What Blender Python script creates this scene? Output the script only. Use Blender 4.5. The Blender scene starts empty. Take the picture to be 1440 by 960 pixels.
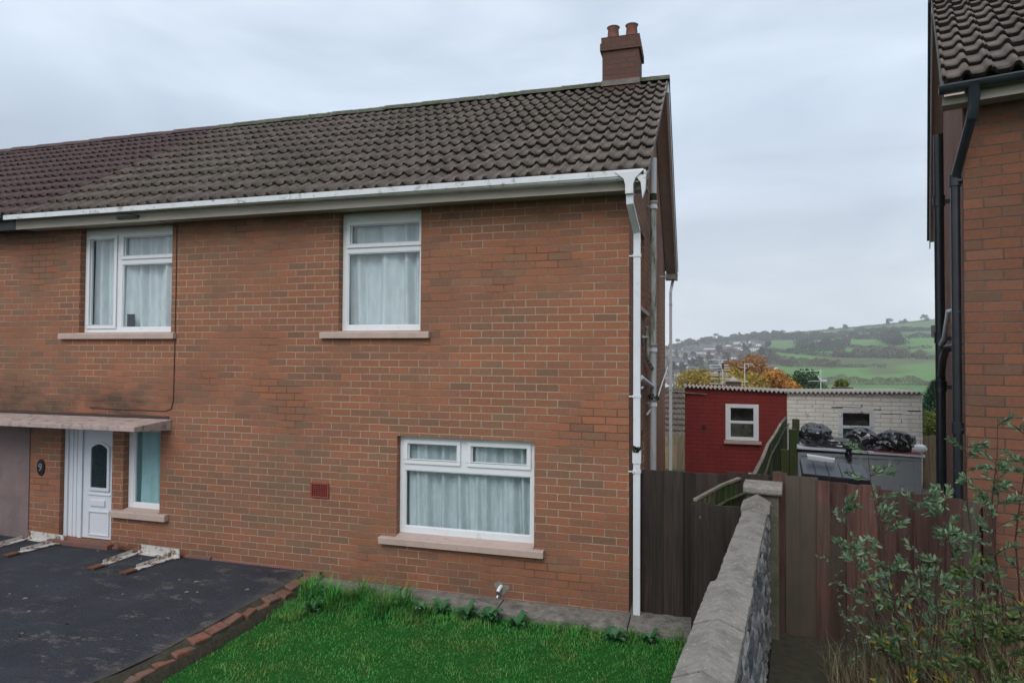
import bpy, bmesh, math, random
from mathutils import Vector, Matrix, noise
R=math.radians
rnd=random.Random(7)
sc=bpy.context.scene
col=sc.collection

# ------------------------------------------------------------------ helpers
class MB:
    def __init__(s): s.v=[]; s.f=[]; s.m=[]; s.sm=[]
    def add(s,vs,fs,m=0,smooth=False):
        b=len(s.v); s.v.extend([tuple(p) for p in vs])
        for f in fs: s.f.append(tuple(i+b for i in f)); s.m.append(m); s.sm.append(smooth)
    def box(s,x0,x1,y0,y1,z0,z1,m=0,M=None):
        vs=[(x0,y0,z0),(x1,y0,z0),(x1,y1,z0),(x0,y1,z0),(x0,y0,z1),(x1,y0,z1),(x1,y1,z1),(x0,y1,z1)]
        if M is not None: vs=[M@Vector(p) for p in vs]
        s.add(vs,[(0,3,2,1),(4,5,6,7),(0,1,5,4),(1,2,6,5),(2,3,7,6),(3,0,4,7)],m)
        return s
    def quad(s,a,b,c,d,m=0): s.add([a,b,c,d],[(0,1,2,3)],m); return s
    def prism(s,poly,axis,a0,a1,m=0,M=None):
        """poly: list of 2D points, extruded along axis 'x','y','z'"""
        def P(p,a):
            q={'x':(a,p[0],p[1]),'y':(p[0],a,p[1]),'z':(p[0],p[1],a)}[axis]
            return M@Vector(q) if M is not None else q
        n=len(poly); vs=[P(p,a0) for p in poly]+[P(p,a1) for p in poly]
        fs=[tuple(range(n)),tuple(range(2*n-1,n-1,-1))]
        for i in range(n): j=(i+1)%n; fs.append((i,i+n,j+n,j))
        s.add(vs,fs,m); return s
    def tube(s,path,r,n=10,m=0,caps=True):
        path=[Vector(p) for p in path]
        rr=r if isinstance(r,(list,tuple)) else [r]*len(path)
        vs=[];up=None
        for i,p in enumerate(path):
            if i==0: d=path[1]-p
            elif i==len(path)-1: d=p-path[i-1]
            else: d=(path[i+1]-p).normalized()+(p-path[i-1]).normalized()
            d.normalize()
            if up is None:
                up=Vector((0,0,1)) if abs(d.z)<.9 else Vector((1,0,0))
            a=d.cross(up)
            if a.length<1e-5: a=d.orthogonal()
            a.normalize(); b=a.cross(d).normalized(); up=b
            for k in range(n):
                t=2*math.pi*k/n
                vs.append(p+a*math.cos(t)*rr[i]+b*math.sin(t)*rr[i])
        fs=[]
        for i in range(len(path)-1):
            for k in range(n):
                k2=(k+1)%n
                fs.append((i*n+k,i*n+k2,(i+1)*n+k2,(i+1)*n+k))
        s.add(vs,fs,m,True)
        if caps:
            s.add(vs[:n],[tuple(range(n-1,-1,-1))],m); s.add(vs[-n:],[tuple(range(n))],m)
        return s
    def build(s,name,mats,parent=None,smooth=None,bevel=0,sub=False):
        me=bpy.data.meshes.new(name); me.from_pydata(s.v,[],s.f)
        if not isinstance(mats,(list,tuple)): mats=[mats]
        for m in mats: me.materials.append(m)
        me.polygons.foreach_set('material_index',s.m)
        me.polygons.foreach_set('use_smooth',[bool(smooth) if smooth is not None else q for q in s.sm])
        me.update()
        if bevel or not s.noclean:
            bm=bmesh.new(); bm.from_mesh(me)
            bmesh.ops.recalc_face_normals(bm,faces=bm.faces)
            if bevel:
                bmesh.ops.remove_doubles(bm,verts=bm.verts,dist=1e-5)
                es=[e for e in bm.edges if len(e.link_faces)==2 and e.calc_face_angle(0)>.6]
                bmesh.ops.bevel(bm,geom=es,offset=bevel,segments=2,affect='EDGES',profile=.6,clamp_overlap=True)
            bm.to_mesh(me); bm.free()
        o=bpy.data.objects.new(name,me); col.objects.link(o)
        if parent is not None: o.parent=parent
        return o
    noclean=False
def empty(name,loc=(0,0,0),rz=0):
    o=bpy.data.objects.new(name,None); col.objects.link(o); o.location=loc; o.rotation_euler=(0,0,rz)
    o.empty_display_size=.2
    return o
def tag(o,label=None,cat=None,group=None,kind=None):
    if label: o['label']=label
    if cat: o['category']=cat
    if group: o['group']=group
    if kind: o['kind']=kind
    return o
def copy_tree(o,parent=None):
    c=o.copy(); col.objects.link(c)
    if parent is not None: c.parent=parent
    for ch in list(o.children): copy_tree(ch,c)
    return c

# ------------------------------------------------------------------ materials
class NT:
    def __init__(s,name):
        s.m=bpy.data.materials.new(name); s.m.use_nodes=True
        s.t=s.m.node_tree; s.t.nodes.clear()
        s.out=s.n('ShaderNodeOutputMaterial'); s.p=s.n('ShaderNodeBsdfPrincipled')
        s.l(s.p.outputs[0],s.out.inputs[0])
        s.tc=s.n('ShaderNodeTexCoord')
    def n(s,t,**k):
        x=s.t.nodes.new(t)
        for a,b in k.items(): setattr(x,a,b)
        return x
    def l(s,a,b): s.t.links.new(a,b)
    def setp(s,**k):
        for a,b in k.items():
            s.p.inputs[{'rough':'Roughness','metal':'Metallic','spec':'Specular IOR Level','coat':'Coat Weight','trans':'Transmission Weight','sub':'Subsurface Weight'}[a]].default_value=b
        return s
    def noise(s,scale,detail=4,rough=.55,vec=None,stretch=None,dist=0):
        x=s.n('ShaderNodeTexNoise'); x.inputs['Scale'].default_value=scale; x.inputs['Detail'].default_value=detail
        x.inputs['Roughness'].default_value=rough; x.inputs['Distortion'].default_value=dist
        v=vec if vec is not None else s.tc.outputs['Object']
        if stretch:
            mp=s.n('ShaderNodeMapping'); mp.inputs['Scale'].default_value=stretch; s.l(v,mp.inputs[0]); v=mp.outputs[0]
        s.l(v,x.inputs['Vector']); return x.outputs['Fac']
    def ramp(s,fac,stops,interp='LINEAR'):
        x=s.n('ShaderNodeValToRGB'); r=x.color_ramp; r.interpolation=interp
        while len(r.elements)<len(stops): r.elements.new(.5)
        for e,(p,c) in zip(r.elements,stops):
            e.position=p; e.color=(c[0],c[1],c[2],1) if isinstance(c,(tuple,list)) else (c,c,c,1)
        s.l(fac,x.inputs[0]); return x.outputs[0]
    def mix(s,fac,a,b,bt='MIX'):
        x=s.n('ShaderNodeMix',data_type='RGBA',blend_type=bt)
        for i,v in ((0,fac),(6,a),(7,b)):
            if hasattr(v,'links') : s.l(v,x.inputs[i])
            elif isinstance(v,(tuple,list)): x.inputs[i].default_value=(*v[:3],1)
            else: x.inputs[i].default_value=v if i==0 else (v,v,v,1)
        return x.outputs[2]
    def math(s,op,a,b=0.,c=None):
        x=s.n('ShaderNodeMath',operation=op)
        for i,v in enumerate((a,b,c)):
            if v is None: continue
            if hasattr(v,'links'): s.l(v,x.inputs[i])
            else: x.inputs[i].default_value=v
        return x.outputs[0]
    def color(s,c):
        if hasattr(c,'links'): s.l(c,s.p.inputs['Base Color'])
        else: s.p.inputs['Base Color'].default_value=(*c[:3],1)
        return s
    def bump(s,h,strength=.3,dist=.01):
        x=s.n('ShaderNodeBump'); x.inputs['Strength'].default_value=strength; x.inputs['Distance'].default_value=dist
        s.l(h,x.inputs['Height']); s.l(x.outputs[0],s.p.inputs['Normal']); return s

def simple(name,c,rough=.6,var=.15,scale=6,metal=0,bump=.0,bscale=60,bdist=.004,dirt=None,dscale=2,dlo=.55,dhi=.75,spec=.5,stretch=None):
    m=NT(name); n=m.noise(scale,5,.6,stretch=stretch)
    c0=tuple(x*(1-var) for x in c); c1=tuple(min(1,x*(1+var)) for x in c)
    cc=m.ramp(n,[(.3,c0),(.7,c1)])
    if dirt:
        d=m.noise(dscale,6,.7,stretch=stretch); cc=m.mix(m.ramp(d,[(dlo,0.),(dhi,1.)]),cc,dirt)
    m.color(cc).setp(rough=rough,metal=metal,spec=spec)
    if bump: m.bump(m.noise(bscale,4,.6),bump,bdist)
    return m.m

def brick_mat(name,bw=.3,bh=.1,mort=.0055,cols=None,mortar=((.385,.305,.225),(.115,.072,.050)),painted=None,moss=True,bumpd=.006,lightm=(.38,.52),dirtcol=(.165,.122,.075),lime=False,xshift=0.,stains=False):
    m=NT(name)
    sp=m.n('ShaderNodeSeparateXYZ'); m.l(m.tc.outputs['Object'],sp.inputs[0])
    sn=m.n('ShaderNodeSeparateXYZ'); m.l(m.tc.outputs['Normal'],sn.inputs[0])
    isx=m.math('GREATER_THAN',m.math('ABSOLUTE',sn.outputs[0]),.6)
    mx=m.n('ShaderNodeMix',data_type='FLOAT'); m.l(isx,mx.inputs[0]); m.l(sp.outputs[0],mx.inputs[2]); m.l(m.math('ADD',sp.outputs[1],bw/2),mx.inputs[3])
    u0=mx.outputs[0]
    # wobble so that the joints are not ruler-straight
    wob=m.noise(5,3,.6); wob2=m.noise(4.3,3,.6,stretch=(1.3,.8,1.1))
    u=m.math('ADD',u0,m.math('MULTIPLY',m.math('SUBTRACT',wob,.5),.012)); 
    if xshift: u=m.math('ADD',u,xshift)
    v=m.math('ADD',sp.outputs[2],m.math('MULTIPLY',m.math('SUBTRACT',wob2,.5),.010))
    row=m.math('FLOOR',m.math('DIVIDE',v,bh))
    even=m.math('LESS_THAN',m.math('ABSOLUTE',m.math('MODULO',row,2.)),.5)
    # per row jitter of the perpends
    wr=m.n('ShaderNodeTexWhiteNoise',noise_dimensions='1D'); m.l(row,wr.inputs['W'])
    uu=m.math('ADD',m.math('ADD',m.math('DIVIDE',u,bw),m.math('MULTIPLY',even,.5)),m.math('MULTIPLY',m.math('SUBTRACT',wr.outputs['Value'],.5),.09))
    colm=m.math('FLOOR',uu)
    fu=m.math('FRACT',uu); fv=m.math('FRACT',m.math('DIVIDE',v,bh))
    du=m.math('MULTIPLY',m.math('MINIMUM',fu,m.math('SUBTRACT',1.,fu)),bw)
    dv=m.math('MULTIPLY',m.math('MINIMUM',fv,m.math('SUBTRACT',1.,fv)),bh)
    dd=m.math('MINIMUM',du,dv)
    rag=m.math('MULTIPLY',m.math('SUBTRACT',m.noise(45,4,.7),.5),mort*2.2)
    dd=m.math('ADD',dd,rag)
    brickmask=m.n('ShaderNodeMapRange'); m.l(dd,brickmask.inputs[0]); brickmask.inputs[1].default_value=mort*.7; brickmask.inputs[2].default_value=mort*1.45
    bmk=brickmask.outputs[0]
    cv=m.n('ShaderNodeCombineXYZ'); m.l(colm,cv.inputs[0]); m.l(row,cv.inputs[1]); m.l(isx,cv.inputs[2])
    wn=m.n('ShaderNodeTexWhiteNoise',noise_dimensions='3D'); m.l(cv.outputs[0],wn.inputs['Vector'])
    if cols is None:
        cols=[(0,(.285,.117,.066)),(.25,(.248,.115,.068)),(.45,(.315,.124,.068)),(.62,(.235,.115,.072)),(.78,(.335,.130,.071)),(.92,(.205,.104,.068)),(1,(.280,.138,.081))]
    base=m.ramp(wn.outputs['Value'],cols)
    # gentle in-brick variation
    base=m.mix(.55,base,m.ramp(m.noise(26,6,.7),[(.25,.68),(.75,1.34)]),'MULTIPLY')
    big=m.noise(.55,4,.6)
    if moss:
        base=m.mix(m.ramp(m.math('ADD',m.math('MULTIPLY',big,.82),m.math('MULTIPLY',wn.outputs['Value'],.18)),[(.52,0.),(.68,.48)]),base,dirtcol)
        base=m.mix(.45,base,m.ramp(m.noise(.9,5,.6,stretch=(.6,.6,1.6)),[(.3,.78),(.7,1.22)]),'MULTIPLY')
    mc=m.ramp(m.noise(.45,3,.6,stretch=(1,1,1.4)),[(lightm[0],mortar[1]),(lightm[1],mortar[0])])
    mc=m.mix(.5,mc,m.ramp(m.noise(30,3,.6),[(.3,.6),(.7,1.35)]),'MULTIPLY')
    if painted:
        pc=m.mix(.45,painted,m.ramp(m.noise(3,5,.7),[(.3,.75),(.7,1.2)]),'MULTIPLY')
        cc=m.mix(m.math('MULTIPLY',m.math('SUBTRACT',1.,bmk),.55),pc,tuple(x*.42 for x in painted)); cc=m.mix(m.ramp(m.noise(1.5,6,.7,stretch=(2.5,2.5,.6)),[(.52,0.),(.75,.4)]),cc,tuple(x*.5+.03 for x in painted))
    else:
        cc=m.mix(bmk,mc,base)
    if lime:
        lm=m.math('MULTIPLY',m.ramp(m.noise(7,6,.75),[(.64,0.),(.70,1.)]),m.ramp(m.noise(.9,2,.5),[(.45,0.),(.6,1.)]))
        cc=m.mix(m.math('MULTIPLY',lm,m.math('SUBTRACT',1.,m.math('MULTIPLY',bmk,.75))),cc,(.52,.50,.46))
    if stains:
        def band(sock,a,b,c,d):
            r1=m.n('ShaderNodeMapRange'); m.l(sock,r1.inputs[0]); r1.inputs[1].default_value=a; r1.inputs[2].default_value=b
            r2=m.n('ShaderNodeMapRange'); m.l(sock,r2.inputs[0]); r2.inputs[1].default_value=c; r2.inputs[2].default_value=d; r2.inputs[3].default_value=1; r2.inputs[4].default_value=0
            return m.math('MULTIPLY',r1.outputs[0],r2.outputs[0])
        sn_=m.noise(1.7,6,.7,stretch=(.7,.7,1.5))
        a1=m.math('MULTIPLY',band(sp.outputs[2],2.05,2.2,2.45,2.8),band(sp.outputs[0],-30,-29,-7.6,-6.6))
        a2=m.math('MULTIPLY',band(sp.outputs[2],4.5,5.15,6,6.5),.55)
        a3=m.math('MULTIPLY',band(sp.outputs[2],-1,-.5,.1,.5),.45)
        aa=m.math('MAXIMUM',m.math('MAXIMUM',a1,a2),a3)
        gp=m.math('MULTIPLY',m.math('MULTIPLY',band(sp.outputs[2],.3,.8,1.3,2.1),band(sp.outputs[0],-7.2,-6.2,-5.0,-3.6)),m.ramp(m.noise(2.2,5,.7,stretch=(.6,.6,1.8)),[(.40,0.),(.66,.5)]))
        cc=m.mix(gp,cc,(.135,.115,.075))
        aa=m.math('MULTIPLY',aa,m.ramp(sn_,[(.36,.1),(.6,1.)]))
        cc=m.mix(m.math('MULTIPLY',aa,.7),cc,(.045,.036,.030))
    m.color(cc).setp(rough=.88,spec=.25)
    h=m.math('ADD',m.math('MULTIPLY',bmk,.8),m.math('MULTIPLY',m.noise(60,4,.7),.35))
    m.bump(h,.75,bumpd)
    return m.m

M={}
M['brick']=brick_mat('brick',stains=True)
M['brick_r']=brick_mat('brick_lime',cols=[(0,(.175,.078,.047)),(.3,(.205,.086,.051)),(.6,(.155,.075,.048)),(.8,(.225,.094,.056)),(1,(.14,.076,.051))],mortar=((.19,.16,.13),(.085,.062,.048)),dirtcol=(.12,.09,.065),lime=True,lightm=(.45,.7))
M['brick_dark']=brick_mat('brick_chimney',cols=[(0,(.13,.052,.04)),(.5,(.10,.055,.045)),(1,(.14,.065,.05))],mortar=((.07,.06,.05),(.04,.035,.03)),dirtcol=(.04,.04,.035))
M['red_brick']=brick_mat('painted_red_brick',bw=.3,bh=.1,painted=(.225,.034,.030),moss=False,bumpd=.010)
M['white_brick']=brick_mat('painted_white_brick',bw=.42,bh=.1,painted=(.80,.775,.71),moss=False,mort=.008,bumpd=.012)
# rendered wall
M['render']=simple('pink_render',(.20,.145,.14),.9,.12,3,bump=.5,bscale=90,bdist=.006,dirt=(.09,.07,.07),dscale=1.3,dlo=.5,dhi=.85)
M['plinth']=simple('red_plinth_paint',(.22,.075,.055),.85,.25,8,bump=.5,bscale=30,dirt=(.12,.09,.075),dscale=6,dlo=.42,dhi=.62)

def tile_mat(name,c,c2,mosscol=(.055,.06,.02),mlo=.52,mhi=.66):
    m=NT(name)
    sp=m.n('ShaderNodeSeparateXYZ'); m.l(m.tc.outputs['Object'],sp.inputs[0])
    cv=m.n('ShaderNodeCombineXYZ'); m.l(m.math('FLOOR',m.math('DIVIDE',sp.outputs[0],.38)),cv.inputs[0]); m.l(m.math('FLOOR',m.math('DIVIDE',sp.outputs[2],.265)),cv.inputs[1])
    wn=m.n('ShaderNodeTexWhiteNoise'); m.l(cv.outputs[0],wn.inputs['Vector'])
    cc=m.mix(wn.outputs['Value'],c,c2)
    cc=m.mix(.8,cc,m.ramp(m.noise(9,6,.7),[(.25,.5),(.75,1.5)]),'MULTIPLY')
    ms=m.math('ADD',m.math('MULTIPLY',m.noise(2.6,5,.7),.55),m.math('MULTIPLY',m.noise(17,4,.7),.45))
    cc=m.mix(m.ramp(ms,[(mlo,0.),(mhi,.9)]),cc,mosscol)
    li=m.ramp(m.noise(26,3,.6),[(.70,0.),(.74,.8)])
    cc=m.mix(li,cc,(.20,.20,.16))
    m.color(cc).setp(rough=.85,spec=.35); m.bump(m.noise(60,5,.7),.4,.006); return m.m
M['tile']=tile_mat('concrete_tile',(.098,.078,.068),(.135,.108,.094),mlo=.53,mhi=.64)
M['tile_red']=tile_mat('reddish_tile',(.098,.062,.060),(.085,.058,.060),mlo=.6,mhi=.8)
M['ridge']=tile_mat('mossy_ridge_tile',(.12,.115,.10),(.09,.095,.065),mosscol=(.055,.07,.028),mlo=.46,mhi=.58)
M['verge']=simple('verge_mortar',(.17,.15,.135),.95,.25,10,bump=.6,bscale=40)
M['soffit']=simple('soffit_board',(.33,.30,.25),.7,.10,2,dirt=(.22,.20,.15),dscale=2.5,stretch=(.6,3,3))
M['gsoffit']=simple('brown_verge_soffit',(.60,.47,.42),.7,.12,3)
M['upvc']=simple('white_upvc',(.74,.76,.78),.3,.03,3,dirt=(.42,.43,.40),dscale=3.5,dlo=.60,dhi=.9)
M['upvc_dirty']=simple('dirty_white_gutter',(.64,.66,.68),.4,.06,3,dirt=(.17,.17,.14),dscale=7,dlo=.55,dhi=.70)
M['pipe_white']=simple('weathered_white_pipe',(.66,.69,.73),.4,.06,4,dirt=(.24,.26,.19),dscale=5,dlo=.60,dhi=.75)
M['pipe_grey']=simple('grey_soil_pipe',(.60,.61,.63),.45,.08,4,dirt=(.30,.31,.25),dscale=3,dlo=.55,dhi=.75,stretch=(3,3,.6))
M['pipe_green']=simple('algae_streaked_pipe',(.56,.58,.53),.55,.12,5,dirt=(.10,.125,.06),dscale=6,dlo=.42,dhi=.62,stretch=(3,3,.4))
M['moss']=simple('moss',(.03,.055,.02),.95,.4,20,bump=.8,bscale=50,bdist=.02)
M['black_pipe']=simple('black_cast_iron',(.016,.019,.024),.32,.3,8,dirt=(.10,.105,.11),dscale=14,dlo=.66,dhi=.74,bump=.25,bscale=30)
M['black_gutter']=simple('blue_black_gutter',(.02,.028,.036),.3,.25,6,dirt=(.08,.09,.095),dscale=5,dlo=.62,dhi=.8)
M['sill']=simple('pink_painted_sill',(.46,.345,.30),.75,.10,5,bump=.25,bscale=80,dirt=(.28,.22,.19),dscale=5,dlo=.58,dhi=.8)
M['canopy']=simple('stained_canopy',(.40,.31,.275),.85,.12,5,bump=.4,bscale=60,dirt=(.10,.085,.07),dscale=7,dlo=.50,dhi=.70)
M['concrete']=simple('weathered_concrete',(.185,.17,.15),.95,.3,9,bump=.8,bscale=35,bdist=.012,dirt=(.075,.073,.058),dscale=6,dlo=.47,dhi=.68)
M['coping']=simple('lichen_coping_stone',(.225,.205,.18),.95,.2,30,bump=.5,bscale=80,bdist=.005,dirt=(.135,.125,.11),dscale=7,dlo=.46,dhi=.66)
M['dark_int']=simple('dark_interior',(.03,.03,.032),.9,.1)
M['airbrick']=simple('red_air_brick',(.27,.045,.035),.6,.1,10)
M['plaque']=simple('black_plaque',(.012,.013,.018),.35,.1); M['digit']=simple('pale_digit',(.26,.27,.30),.4,.05)
M['glue']=simple('grey_mortar_patch',(.21,.195,.17),.95,.2,20,bump=.8,bscale=40)
M['cable']=simple('brown_cable',(.05,.025,.018),.6,.1)
M['roof_moss']=leaf0=None
def wood(name,c1,c2,green=None,glo=.5,ghi=.7,pale=.0,axis='z',grey=None):
    m=NT(name)
    gi=m.n('ShaderNodeNewGeometry')
    st=(14,14,.7) if axis=='z' else (.7,14,14)
    g=m.noise(2.2,6,.65,stretch=st)
    cc=m.ramp(g,[(.3,tuple(x*.75 for x in c1)),(.68,tuple(x*1.25 for x in c2))])
    rv=m.ramp(gi.outputs['Random Per Island'],[(0,.55),(.5,1.),(1,1.5)])
    cc=m.mix(.9,cc,rv,'MULTIPLY')
    if grey: cc=m.mix(m.math('MULTIPLY',m.math('GREATER_THAN',m.math('FRACT',m.math('MULTIPLY',gi.outputs['Random Per Island'],7.3)),.74),.8),cc,grey)
    if green: cc=m.mix(m.ramp(m.noise(1.1,5,.7,stretch=(1.5,1.5,.8)),[(glo,0.),(ghi,.85)]),cc,green)
    if pale: cc=m.mix(m.ramp(m.noise(3,6,.75,stretch=(9,9,.35)),[(.66,0.),(.74,pale)]),cc,(.30,.27,.23))
    m.color(cc).setp(rough=.8,spec=.3); m.bump(m.noise(3,6,.7,stretch=(18,18,.8)),.5,.006); return m.m
M['wood_black']=wood('dark_brown_fence_wood',(.020,.014,.011),(.036,.026,.021),green=(.022,.028,.013),glo=.52,ghi=.7,pale=.35)
M['wood_red']=wood('red_brown_fence_wood',(.050,.024,.019),(.090,.043,.034),green=(.062,.058,.040),glo=.47,ghi=.62,pale=.4,grey=(.085,.072,.055))
M['wood_green']=wood('algae_green_wood',(.055,.062,.030),(.085,.09,.045),green=(.035,.058,.014),glo=.4,ghi=.6,pale=.2)
M['wood_rail']=wood('pale_weathered_rail',(.13,.115,.085),(.24,.21,.165),green=(.09,.10,.05),axis='y')
M['wood_tan']=wood('tan_fence_wood',(.20,.155,.10),(.28,.22,.15),green=(.15,.14,.08))
M['rust_white']=simple('rusty_white_paint',(.56,.54,.50),.6,.08,6,bump=.4,bscale=30,dirt=(.13,.055,.028),dscale=7,dlo=.50,dhi=.60)
M['rust']=simple('rusty_steel',(.13,.055,.03),.85,.35,12,bump=.6,bscale=40,dirt=(.30,.26,.22),dscale=14,dlo=.62,dhi=.68)
def speckle(mm,sc_,lo,hi,colr,amt=.8):
    t=mm.node_tree; p=[n for n in t.nodes if n.type=='BSDF_PRINCIPLED'][0]; l=p.inputs['Base Color'].links[0]; src=l.from_socket
    tc_=t.nodes.new('ShaderNodeTexCoord'); nz_=t.nodes.new('ShaderNodeTexNoise'); nz_.inputs['Scale'].default_value=sc_; nz_.inputs['Detail'].default_value=4; nz_.inputs['Roughness'].default_value=.7
    t.links.new(tc_.outputs['Object'],nz_.inputs['Vector']); r_=t.nodes.new('ShaderNodeMapRange'); r_.inputs[1].default_value=lo; r_.inputs[2].default_value=hi; r_.inputs[4].default_value=amt; t.links.new(nz_.outputs['Fac'],r_.inputs[0])
    x=t.nodes.new('ShaderNodeMix'); x.data_type='RGBA'; t.links.new(r_.outputs[0],x.inputs[0]); t.links.new(src,x.inputs[6]); x.inputs[7].default_value=(*colr,1); t.links.new(x.outputs[2],p.inputs['Base Color'])
speckle(M['coping'],38,.60,.66,(.36,.345,.30),.8); speckle(M['coping'],60,.62,.67,(.035,.033,.03),.8); speckle(M['coping'],11,.66,.72,(.27,.20,.10),.5)
speckle(M['concrete'],45,.62,.68,(.36,.345,.31),.7); speckle(M['concrete'],70,.60,.66,(.05,.048,.042),.7)
speckle(M['canopy'],35,.62,.68,(.06,.05,.042),.7)
M['glass']=None
def glass(name,tint=(.93,.97,.975),refl=.085):
    m=NT(name); m.t.nodes.remove(m.p)
    tr=m.n('ShaderNodeBsdfTransparent'); tr.inputs[0].default_value=(*tint,1)
    gl=m.n('ShaderNodeBsdfGlossy'); gl.inputs['Roughness'].default_value=.03; gl.inputs[0].default_value=(1,1,1,1)
    lw=m.n('ShaderNodeLayerWeight'); a=m.math('ADD',m.math('MULTIPLY',m.math('POWER',lw.outputs['Facing'],5.),.9),refl)
    mx=m.n('ShaderNodeMixShader'); m.l(a,mx.inputs[0]); m.l(tr.outputs[0],mx.inputs[1]); m.l(gl.outputs[0],mx.inputs[2]); m.l(mx.outputs[0],m.out.inputs[0])
    return m.m
M['glass']=glass('window_glass'); 
m=NT('net_curtain'); 
m.color(m.mix(.8,m.ramp(m.noise(2.2,5,.7,stretch=(2,2,.8)),[(.3,(.50,.56,.59)),(.7,(.60,.66,.685))]),m.ramp(m.noise(14,4,.7,stretch=(1.3,.1,.25)),[(.34,.86),(.60,1.05)]),'MULTIPLY')).setp(rough=.95,spec=.1); M['curtain']=m.m  # vertical streak noise paints soft fold shading into the net colour
m=NT('teal_curtain'); m.color(m.ramp(m.noise(3,4,.7),[(.3,(.30,.48,.50)),(.7,(.38,.58,.58))])).setp(rough=.95); M['curtain_teal']=m.m
M['door_white']=simple('white_door_skin',(.66,.69,.74),.35,.03,2)
M['door_glass']=simple('dark_obscured_glass',(.018,.032,.036),.15,.6,40,bump=.5,bscale=60)
M['bag']=None
m=NT('black_bin_liner'); m.color((.016,.018,.022)).setp(rough=.22,spec=.9); m.bump(m.noise(5,3,.5,dist=.8),.3,.02); M['bag']=m.m
M['cab']=simple('grey_painted_cabinet',(.31,.34,.375),.65,.08,3,dirt=(.13,.14,.15),dscale=3)
M['cab_lid']=simple('white_worktop_edge',(.62,.66,.72),.4,.06,3,dirt=(.3,.3,.3),dscale=5,dlo=.6,dhi=.8)
M['box_lid']=simple('dark_plastic_lid',(.045,.052,.068),.45,.12,4)
M['box_dark']=simple('black_plastic_box',(.012,.013,.017),.5,.1)
M['white_plastic']=simple('white_plastic',(.75,.77,.8),.35,.04)
M['red_cloth']=simple('dull_red_cloth',(.18,.03,.035),.9,.2)
M['corr']=simple('corrugated_sheet',(.34,.32,.28),.85,.2,6,bump=.4,bscale=30,dirt=(.15,.14,.11),dscale=6,dlo=.5,dhi=.7)
M['green_board']=simple('green_board',(.02,.10,.07),.6,.1)
M['alu']=simple('weathered_aluminium',(.62,.63,.64),.45,.1,10,metal=.2)
M['alu_dark']=simple('dark_aerial_metal',(.03,.028,.03),.5,.1)
M['stone']=None
m=NT('rough_grey_stone')
g=m.noise(14,6,.7); gi=m.n('ShaderNodeNewGeometry'); cc=m.mix(.85,m.ramp(gi.outputs['Random Per Island'],[(0,(.06,.065,.07)),(.35,(.14,.145,.15)),(.7,(.23,.235,.235)),(1,(.34,.335,.32))]),m.ramp(g,[(.34,.35),(.5,.95),(.66,1.6)]),'MULTIPLY')
m.color(cc).setp(rough=.8); m.bump(g,.8,.02); M['stone']=m.m
M['pier']=simple('mossy_concrete_post',(.115,.108,.078),.95,.3,12,bump=.9,bscale=30,bdist=.012,dirt=(.055,.06,.03),dscale=3,dlo=.45,dhi=.65)
speckle(M['pier'],40,.62,.68,(.26,.255,.21),.7)
# asphalt
m=NT('asphalt')
cc=m.mix(.8,(.031,.034,.043),m.ramp(m.noise(1.6,5,.7),[(.3,.75),(.7,1.35)]),'MULTIPLY')
cc=m.mix(.85,cc,m.ramp(m.noise(75,4,.75),[(.34,.45),(.5,.95),(.66,2.1)]),'MULTIPLY')
d=m.math('MULTIPLY',m.ramp(m.noise(3.0,5,.75,stretch=(.8,1.6,1)),[(.55,0.),(.62,1.)]),m.ramp(m.noise(28,4,.7),[(.40,0.),(.58,.8)]))
sp=m.n('ShaderNodeSeparateXYZ'); m.l(m.tc.outputs['Object'],sp.inputs[0])
mr=m.n('ShaderNodeMapRange'); m.l(sp.outputs[0],mr.inputs[0]); mr.inputs[1].default_value=-9.5; mr.inputs[2].default_value=-5.6
d=m.math('MULTIPLY',d,mr.outputs[0])
cc=m.mix(d,cc,(.17,.15,.125))
edge=m.n('ShaderNodeMapRange'); m.l(m.math('ADD',sp.outputs[0],m.math('MULTIPLY',m.noise(4,5,.7),.7)),edge.inputs[0]); edge.inputs[1].default_value=-4.35; edge.inputs[2].default_value=-4.0
cc=m.mix(m.math('MULTIPLY',edge.outputs[0],.75),cc,(.13,.105,.085))
m.color(cc).setp(rough=.88,spec=.3); m.bump(m.noise(75,4,.75),.9,.010); M['asphalt']=m.m
M['soil']=simple('dark_soil',(.045,.04,.024),.95,.35,12,bump=.9,bscale=25,bdist=.02,dirt=(.03,.06,.015),dscale=5)
M['kerb']=simple('broken_brick_kerb',(.20,.075,.05),.9,.35,9,bump=.8,bscale=30,bdist=.012,dirt=(.115,.105,.08),dscale=7,dlo=.48,dhi=.6)
# leaves
def leaf(name,stops,rough=.5,trans=.25,spec=.4,patch=None):
    m=NT(name); g=m.n('ShaderNodeNewGeometry')
    c=m.ramp(g.outputs['Random Per Island'],stops)
    if patch:
        pn=m.noise(patch[0],5,.7); c=m.mix(m.ramp(pn,[(.46,0.),(.66,patch[2])]),c,patch[1])
        c=m.mix(.7,c,m.ramp(m.noise(2.3,4,.7),[(.3,.62),(.7,1.4)]),'MULTIPLY')
    m.color(c).setp(rough=rough,spec=spec)
    if trans:
        t=m.n('ShaderNodeBsdfTranslucent'); m.l(c,t.inputs[0]); mx=m.n('ShaderNodeMixShader'); mx.inputs[0].default_value=trans
        m.l(m.p.outputs[0],mx.inputs[1]); m.l(t.outputs[0],mx.inputs[2]); m.l(mx.outputs[0],m.out.inputs[0])
    return m.m
M['roof_moss']=leaf('roof_moss',[(0,(.075,.08,.03)),(.5,(.12,.12,.05)),(1,(.18,.17,.10))],.95,0,.1)
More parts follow.
